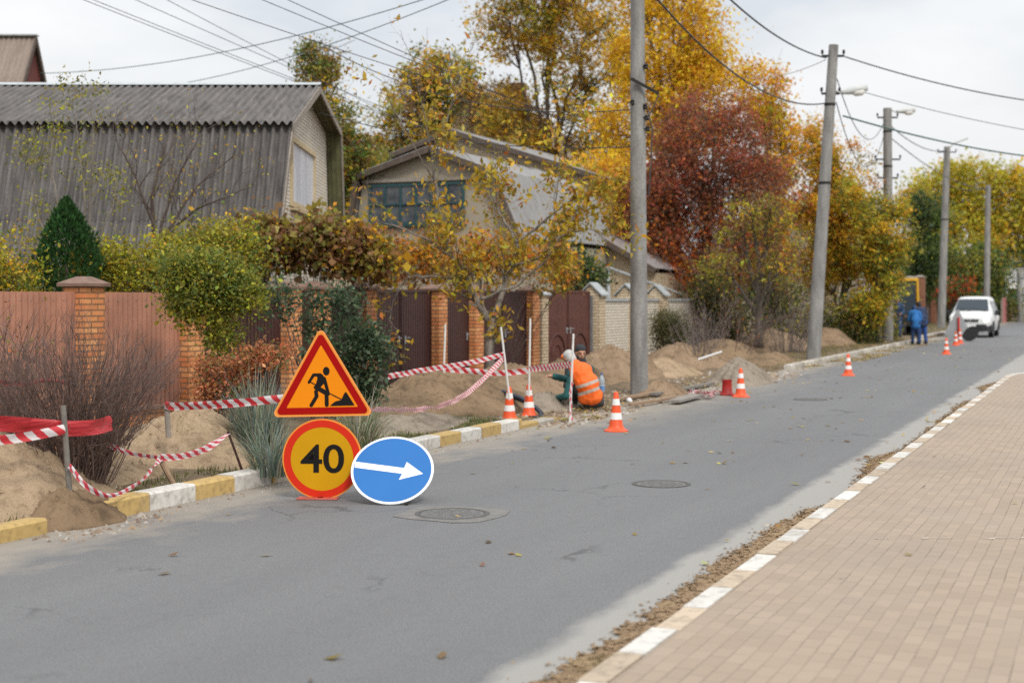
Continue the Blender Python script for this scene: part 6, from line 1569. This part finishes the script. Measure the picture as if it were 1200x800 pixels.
# bare bush thickets: stems only
def bare_bush(name, label, base_px, z, n, h, spread, seed, mat, ry=.5, side=3, r0=.0075, lean=(0, 0), cat='bush', leaves=None):
    rng = np.random.default_rng(seed); b = W(base_px, 350, z); b.z = .1
    root = thing(name, label, cat, b); mb = MB(); tips = []
    for i in range(n):
        an = rng.random() * 2 * math.pi; rr_ = rng.random() ** .5; a = Vector((math.cos(an), math.sin(an), 0))
        p = a * rr_ * ry * .45; L_ = h * (.7 + .42 * rng.random()) * (1.05 - .22 * rr_)
        out = spread * rr_ * (.75 + .5 * rng.random()); pts = [p + V(0, 0, -.05)]; m_ = 6
        w1, w2 = rng.normal(0, .03, 3), rng.normal(0, .03, 3)
        for j in range(1, m_ + 1):
            t = j / m_; pts.append(p + a * out * t ** 1.35 + V(0, 0, L_ * t) + Vector(w1) * math.sin(t * 5) + Vector(w2) * math.sin(t * 9) + CL(lean[0] * t * t, lean[1] * t * t))
        mb.tube(pts, [r0 * (1 - .8 * j / m_) for j in range(m_ + 1)], 3, cap=False)
        for s_ in range(side):
            j = rng.integers(2, m_); d = (pts[j + 1] - pts[j]).normalized(); q = (d + Vector(rng.normal(0, .38, 3)) + V(0, 0, .1)).normalized(); ll = L_ * (.16 + .2 * rng.random())
            e = pts[j] + q * ll; md = pts[j] + q * ll * .5 + Vector(rng.normal(0, .012, 3))
            mb.tube([pts[j], md, e], [r0 * .5, r0 * .36, r0 * .16], 3, cap=False)
            for _ in range(2):
                q2 = (q + Vector(rng.normal(0, .5, 3))).normalized(); mb.tube([md, md + q2 * ll * .45], [r0 * .3, r0 * .12], 3, cap=False)
            tips.append(e)
    mb.build('stems', mat, root)
    if leaves:
        P = np.array([tuple(t) for t in tips]); P = np.repeat(P, leaves[0], 0) + rng.normal(0, .05, (len(P) * leaves[0], 3))
        leaf_obj('foliage', P, leaves[1] * (.6 + .8 * rng.random(len(P))), varied(rng, pick(rng, leaves[2], [1] * len(leaves[2]), len(P)), .3), rng, root)
    return root
STEM = bark('bush_stem', (.070, .044, .037), (.18, .12, .10), 14)
bare_bush('bare_bush', 'large leafless brown bush behind the grey stake and red sheet', 86, 12.5, 330, 1.36, .72, 61, STEM, .62, 4, .006)
bare_bush('bare_bush', 'leafless bush with few leaves cut by the left picture edge', -22, 14.5, 130, 1.6, .8, 62, STEM, .6, 3, .008, leaves=(1, .045, [OLV, RST]))
bare_bush('bare_bush', 'thin bare shrub on the earth heap right of the juniper bush', 818, 35, 34, 1.7, .8, 63, BARE, .7, 3, .012)
bare_bush('bare_bush', 'bare thicket below the small dark tree', 848, 39, 34, 1.8, 1.6, 64, STEM, 1.6, 3, .011, leaves=(1, .07, [OLV, YGR, RST]))
bare_bush('bare_bush', 'brown twiggy thicket in front of the reddish tree', 862, 46, 34, 4.6, 2.4, 65, STEM, 1.8, 4, .014, leaves=(3, .075, [OLV, YGR, BRN, RST]))
bare_bush('bare_bush', 'thin leaning twigs left of the leaning pole', 925, 44, 60, 2.2, 1.2, 66, BARE, 1.2, 3, .012, leaves=(1, .07, [OLV, YGR]))

# thuja: upright sprays
def thuja(label, px, pyt, pyb, wpx, z, seed):
    rng = np.random.default_rng(seed); b = W(px, pyb, z); zt = W(px, pyt, z).z; hb = max(.1, .1); b.z = hb; h = zt - hb; wm = wpx / 2 * z / FPX
    root = thing('thuja', label, 'conifer', b); MB().tube([V(0, 0, -.1), V(0, 0, h * .9)], [.06, .01], 6).build('trunk', BARK, root)
    n = 15000; t = rng.random(n) ** .85; prof = (1 - np.clip((t - .25) / .75, 0, 1) ** 3) * (.86 + .14 * np.clip(t / .25, 0, 1)) + .02
    r_ = wm * prof * (.55 + .45 * rng.random(n) ** .35); an = rng.random(n) * 2 * math.pi
    lump = (1 + .10 * rng.normal(size=n)) * (1 + .25 * np.sin(an * 5 + t * 11) * np.sin(t * 23 + an * 2))
    P = np.stack([r_ * lump * np.cos(an), r_ * lump * np.sin(an), t * h + rng.normal(0, .02, n)], 1)
    d = np.stack([np.cos(an) * .42, np.sin(an) * .42, np.ones(n)], 1) + rng.normal(0, .22, (n, 3)); d /= np.linalg.norm(d, axis=1)[:, None]
    sd = np.cross(d, rng.normal(size=(n, 3))); sd /= np.linalg.norm(sd, axis=1)[:, None]; s_ = (.07 * (.6 + .8 * rng.random(n)))[:, None]
    v = np.stack([P, P + d * s_ * .5 + sd * s_ * .22, P + d * s_, P + d * s_ * .5 - sd * s_ * .22], 1).reshape(-1, 3)
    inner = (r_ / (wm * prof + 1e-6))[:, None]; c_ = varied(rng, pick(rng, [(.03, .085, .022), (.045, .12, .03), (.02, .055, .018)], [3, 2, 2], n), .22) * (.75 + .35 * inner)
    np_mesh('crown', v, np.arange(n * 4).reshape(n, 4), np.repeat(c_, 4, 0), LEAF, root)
thuja('dark green thuja behind the salmon fence pillar', 78, 236, 480, 92, 21.5, 71)

# ornamental grass clumps: arching blades
def blades(name, label, px, z, n, h, spread, seed, pal, wd=.012, cat='ornamental grass', base_r=.2, kind=None):
    rng = np.random.default_rng(seed); b = W(px, 350, z); b.z = .08; vs = []; fs = []; cs = []
    for i in range(n):
        an = rng.random() * 6.283; a = np.array([math.cos(an), math.sin(an), 0]); p = a * base_r * rng.random() ** .5; ll = h * (.6 + .6 * rng.random()); o_ = spread * rng.random() ** .7 * (1.7 if rng.random() < .15 else 1); sw = rng.normal(0, .10)
        sd = np.array([-a[1], a[0], 0]) * wd * .5; c_ = varied(rng, pick(rng, pal, [1] * len(pal), 1), .25)[0]; k = len(vs)
        for j in range(6):
            t = j / 5; q = p + a * o_ * t ** 1.8 + np.array([-a[1], a[0], 0]) * sw * t * t + np.array([0, 0, ll * (t - .38 * t ** 3 * (o_ / max(spread, .01)))]); w_ = 1 - t ** 2 * .95; vs += [q - sd * w_, q + sd * w_]; cs += [c_, c_]
        fs += [(k + 2 * j, k + 2 * j + 1, k + 2 * j + 3, k + 2 * j + 2) for j in range(5)]
    o = np_mesh(name, np.array(vs), np.array(fs), np.array(cs), LEAF, None, b); return tag(o, label, cat, None, kind)
GLA = [(.17, .22, .19), (.23, .27, .22), (.12, .16, .12), (.30, .29, .20)]
blades('ornamental_grass', 'tall blue grey grass clump left of the warning sign', 303, 14.6, 420, 1.0, .42, 81, GLA, .013)
blades('ornamental_grass', 'low arching blue grey grass at the foot of the tall clump', 318, 13.6, 260, .55, .5, 82, GLA, .011)
blades('ornamental_grass', 'pale grass clump between the speed disc and the earth heap', 420, 15.2, 300, .75, .6, 83, [(.25, .26, .18), (.34, .31, .2), (.16, .18, .1)], .012)
blades('dry_stalks', 'dry pale stalks beneath the hydrangea bush', 262, 15.4, 160, .6, .5, 84, [(.30, .22, .12), (.2, .14, .08), (.14, .15, .05)], .010, 'dry grass')
# grass along the kerb (nobody could count it)
rng = np.random.default_rng(9); vs = []; fs = []; cs = []
def grass_patch(s0, s1, t0, t1, n, h, pal):
    for i in range(n):
        x, y = rng.uniform(s0, s1), rng.uniform(t0, t1)
        if noise.noise(Vector((x * 1.6, y * 2.2, 5))) < -.05: continue
        z = verge_h(x, y) - .01; an = rng.random() * 6.283; dx, dy = math.cos(an), math.sin(an); hh = h * (.4 + rng.random()); w_ = .006
        k = len(vs); ln = hh * rng.uniform(.1, .8); c_ = varied(rng, pick(rng, pal, [1] * len(pal), 1), .3)[0]
        vs.extend([(x - dy * w_, y + dx * w_, z), (x + dy * w_, y - dx * w_, z), (x + dx * ln, y + dy * ln, z + hh)]); fs.append((k, k + 1, k + 2)); cs.extend([c_] * 3)
GP = [(.09, .12, .03), (.14, .16, .04), (.2, .17, .07), (.07, .09, .03)]
grass_patch(7.5, 12, TKL + .2, 8.1, 1500, .07, GP); grass_patch(12, 15, TKL + .2, 8.2, 1500, .06, GP); grass_patch(14.5, 18.5, TKL + .2, 8.6, 6000, .08, GP); grass_patch(5.5, 9, TKL + .2, 8.4, 1800, .06, GP)
grass_patch(33, 62, TKL + .25, 9.6, 5000, .12, [(.12, .13, .04), (.2, .17, .07), (.26, .2, .05)]); grass_patch(64, 110, 7.9, 11, 6000, .16, GP)
tag(np_mesh('verge_grass', np.array(vs), np.array(fs), np.array(cs), LEAF), 'patchy green and dry grass along the left kerb', 'grass', kind='stuff')

# fallen leaves
rng = np.random.default_rng(12); P = []; 
def litter(s0, s1, t0, t1, n, zf, clump=0.0):
    c_ = 0
    while c_ < n:
        x, y = rng.uniform(s0, s1), rng.uniform(t0, t1)
        if clump and noise.noise(Vector((x * clump, y * clump * 1.4, 2))) < .05: 
            if rng.random() < .93: continue
        P.append((x, y, zf(x, y))); c_ += 1
litter(14, 34, 3.0, 7.3, 150, lambda x, y: .012, .8); litter(34, 70, 2.5, 7.3, 260, lambda x, y: .012, .5); litter(5, 20, 2.4, 7.2, 22, lambda x, y: .012)
litter(35, 62, 6.5, 7.4, 2000, lambda x, y: .015, .3); litter(19, 22, 6.9, 8.2, 420, lambda x, y: .03 + .03 * abs(noise.noise(Vector((x * 3, y * 3, 0)))), 1.0); litter(22, 33, 6.9, 8.6, 260, lambda x, y: .05)
litter(33, 62, 7.6, 9.5, 700, lambda x, y: verge_h(x, y) + .02, .4); litter(6, 18, 7.7, 9, 90, lambda x, y: verge_h(x, y) + .02)
litter(10, 34, 8.2, 11.2, 160, lambda x, y: .45 if False else verge_h(x, y) + .03); litter(8, 33, -2, 1.9, 16, lambda x, y: .112); litter(9, 33, 2.2, 2.6, 60, lambda x, y: .02, .6)
P = np.array(P); n = len(P); an = rng.random(n) * 6.283; d = np.stack([np.cos(an), np.sin(an), rng.normal(0, .22, n)], 1); sd = np.stack([-np.sin(an), np.cos(an), rng.normal(0, .25, n)], 1)
s_ = (.085 * (.5 + .8 * rng.random(n)))[:, None]; v = np.stack([P - d * s_ * .5, P + sd * s_ * .3, P + d * s_ * .5, P - sd * s_ * .3], 1); v[:, :, 2] = np.maximum(v[:, :, 2], P[:, 2:3] - .006); v = v.reshape(-1, 3)
c_ = varied(rng, pick(rng, [(.42, .33, .10), (.40, .26, .06), (.24, .15, .07), (.50, .44, .25), (.14, .09, .05)], [3, 2, 2, 1.5, 2], n), .3)
tag(np_mesh('fallen_leaves', v, np.arange(n * 4).reshape(n, 4), np.repeat(c_, 4, 0), LEAF), 'yellow and brown fallen leaves scattered over road and verge', 'leaves', kind='stuff')
# rubble crumbs beside the road
mb = MB(); rr = random.Random(21)
def crumbs(s0, s1, t0, t1, n, z0, a=.01, b_=.05):
    for _ in range(n):
        x, y, q = rr.uniform(s0, s1), rr.uniform(t0, t1), rr.uniform(a, b_) * (1.7 if rr.random() < .08 else 1); z = verge_h(x, y) if y > TKL + .2 else .0
        z = z + z0; k = rr.uniform(.15, .5); mb.cur = rr.choice([(.3, .22, .15), (.22, .16, .11), (.36, .33, .3), (.16, .11, .08)]); t0_ = rr.uniform(0, 6)
        pts = [(x + q * math.cos(t0_ + i * 1.257) * rr.uniform(.7, 1.2), y + q * math.sin(t0_ + i * 1.257) * rr.uniform(.7, 1.2), z - .004) for i in range(5)]
        mb.add(pts + [(x + rr.uniform(-.3, .3) * q, y + rr.uniform(-.3, .3) * q, z + q * .7)], [(0, 1, 5), (1, 2, 5), (2, 3, 5), (3, 4, 5), (4, 0, 5)])
crumbs(18.2, 21.5, 6.9, 8.3, 420, .0); crumbs(21.5, 33, 6.9, 8.6, 600, .0); crumbs(8.2, 9.6, 6.9, 7.5, 160, 0, .006, .03); crumbs(9, 18, 7.15, 7.4, 260, 0, .005, .02); crumbs(5.5, 18, 7.65, 9, 300, 0); crumbs(30, 34, 6.6, 7.6, 150, 0, .02, .06); crumbs(6, 34, 2.2, 2.7, 120, .0, .004, .014)
tag(mb.build('rubble', attr_mat('rubble_earth', .95, .3, 40, .3), color=True), 'crumbs of earth and stone along the dug up road edge', 'rubble', kind='stuff')
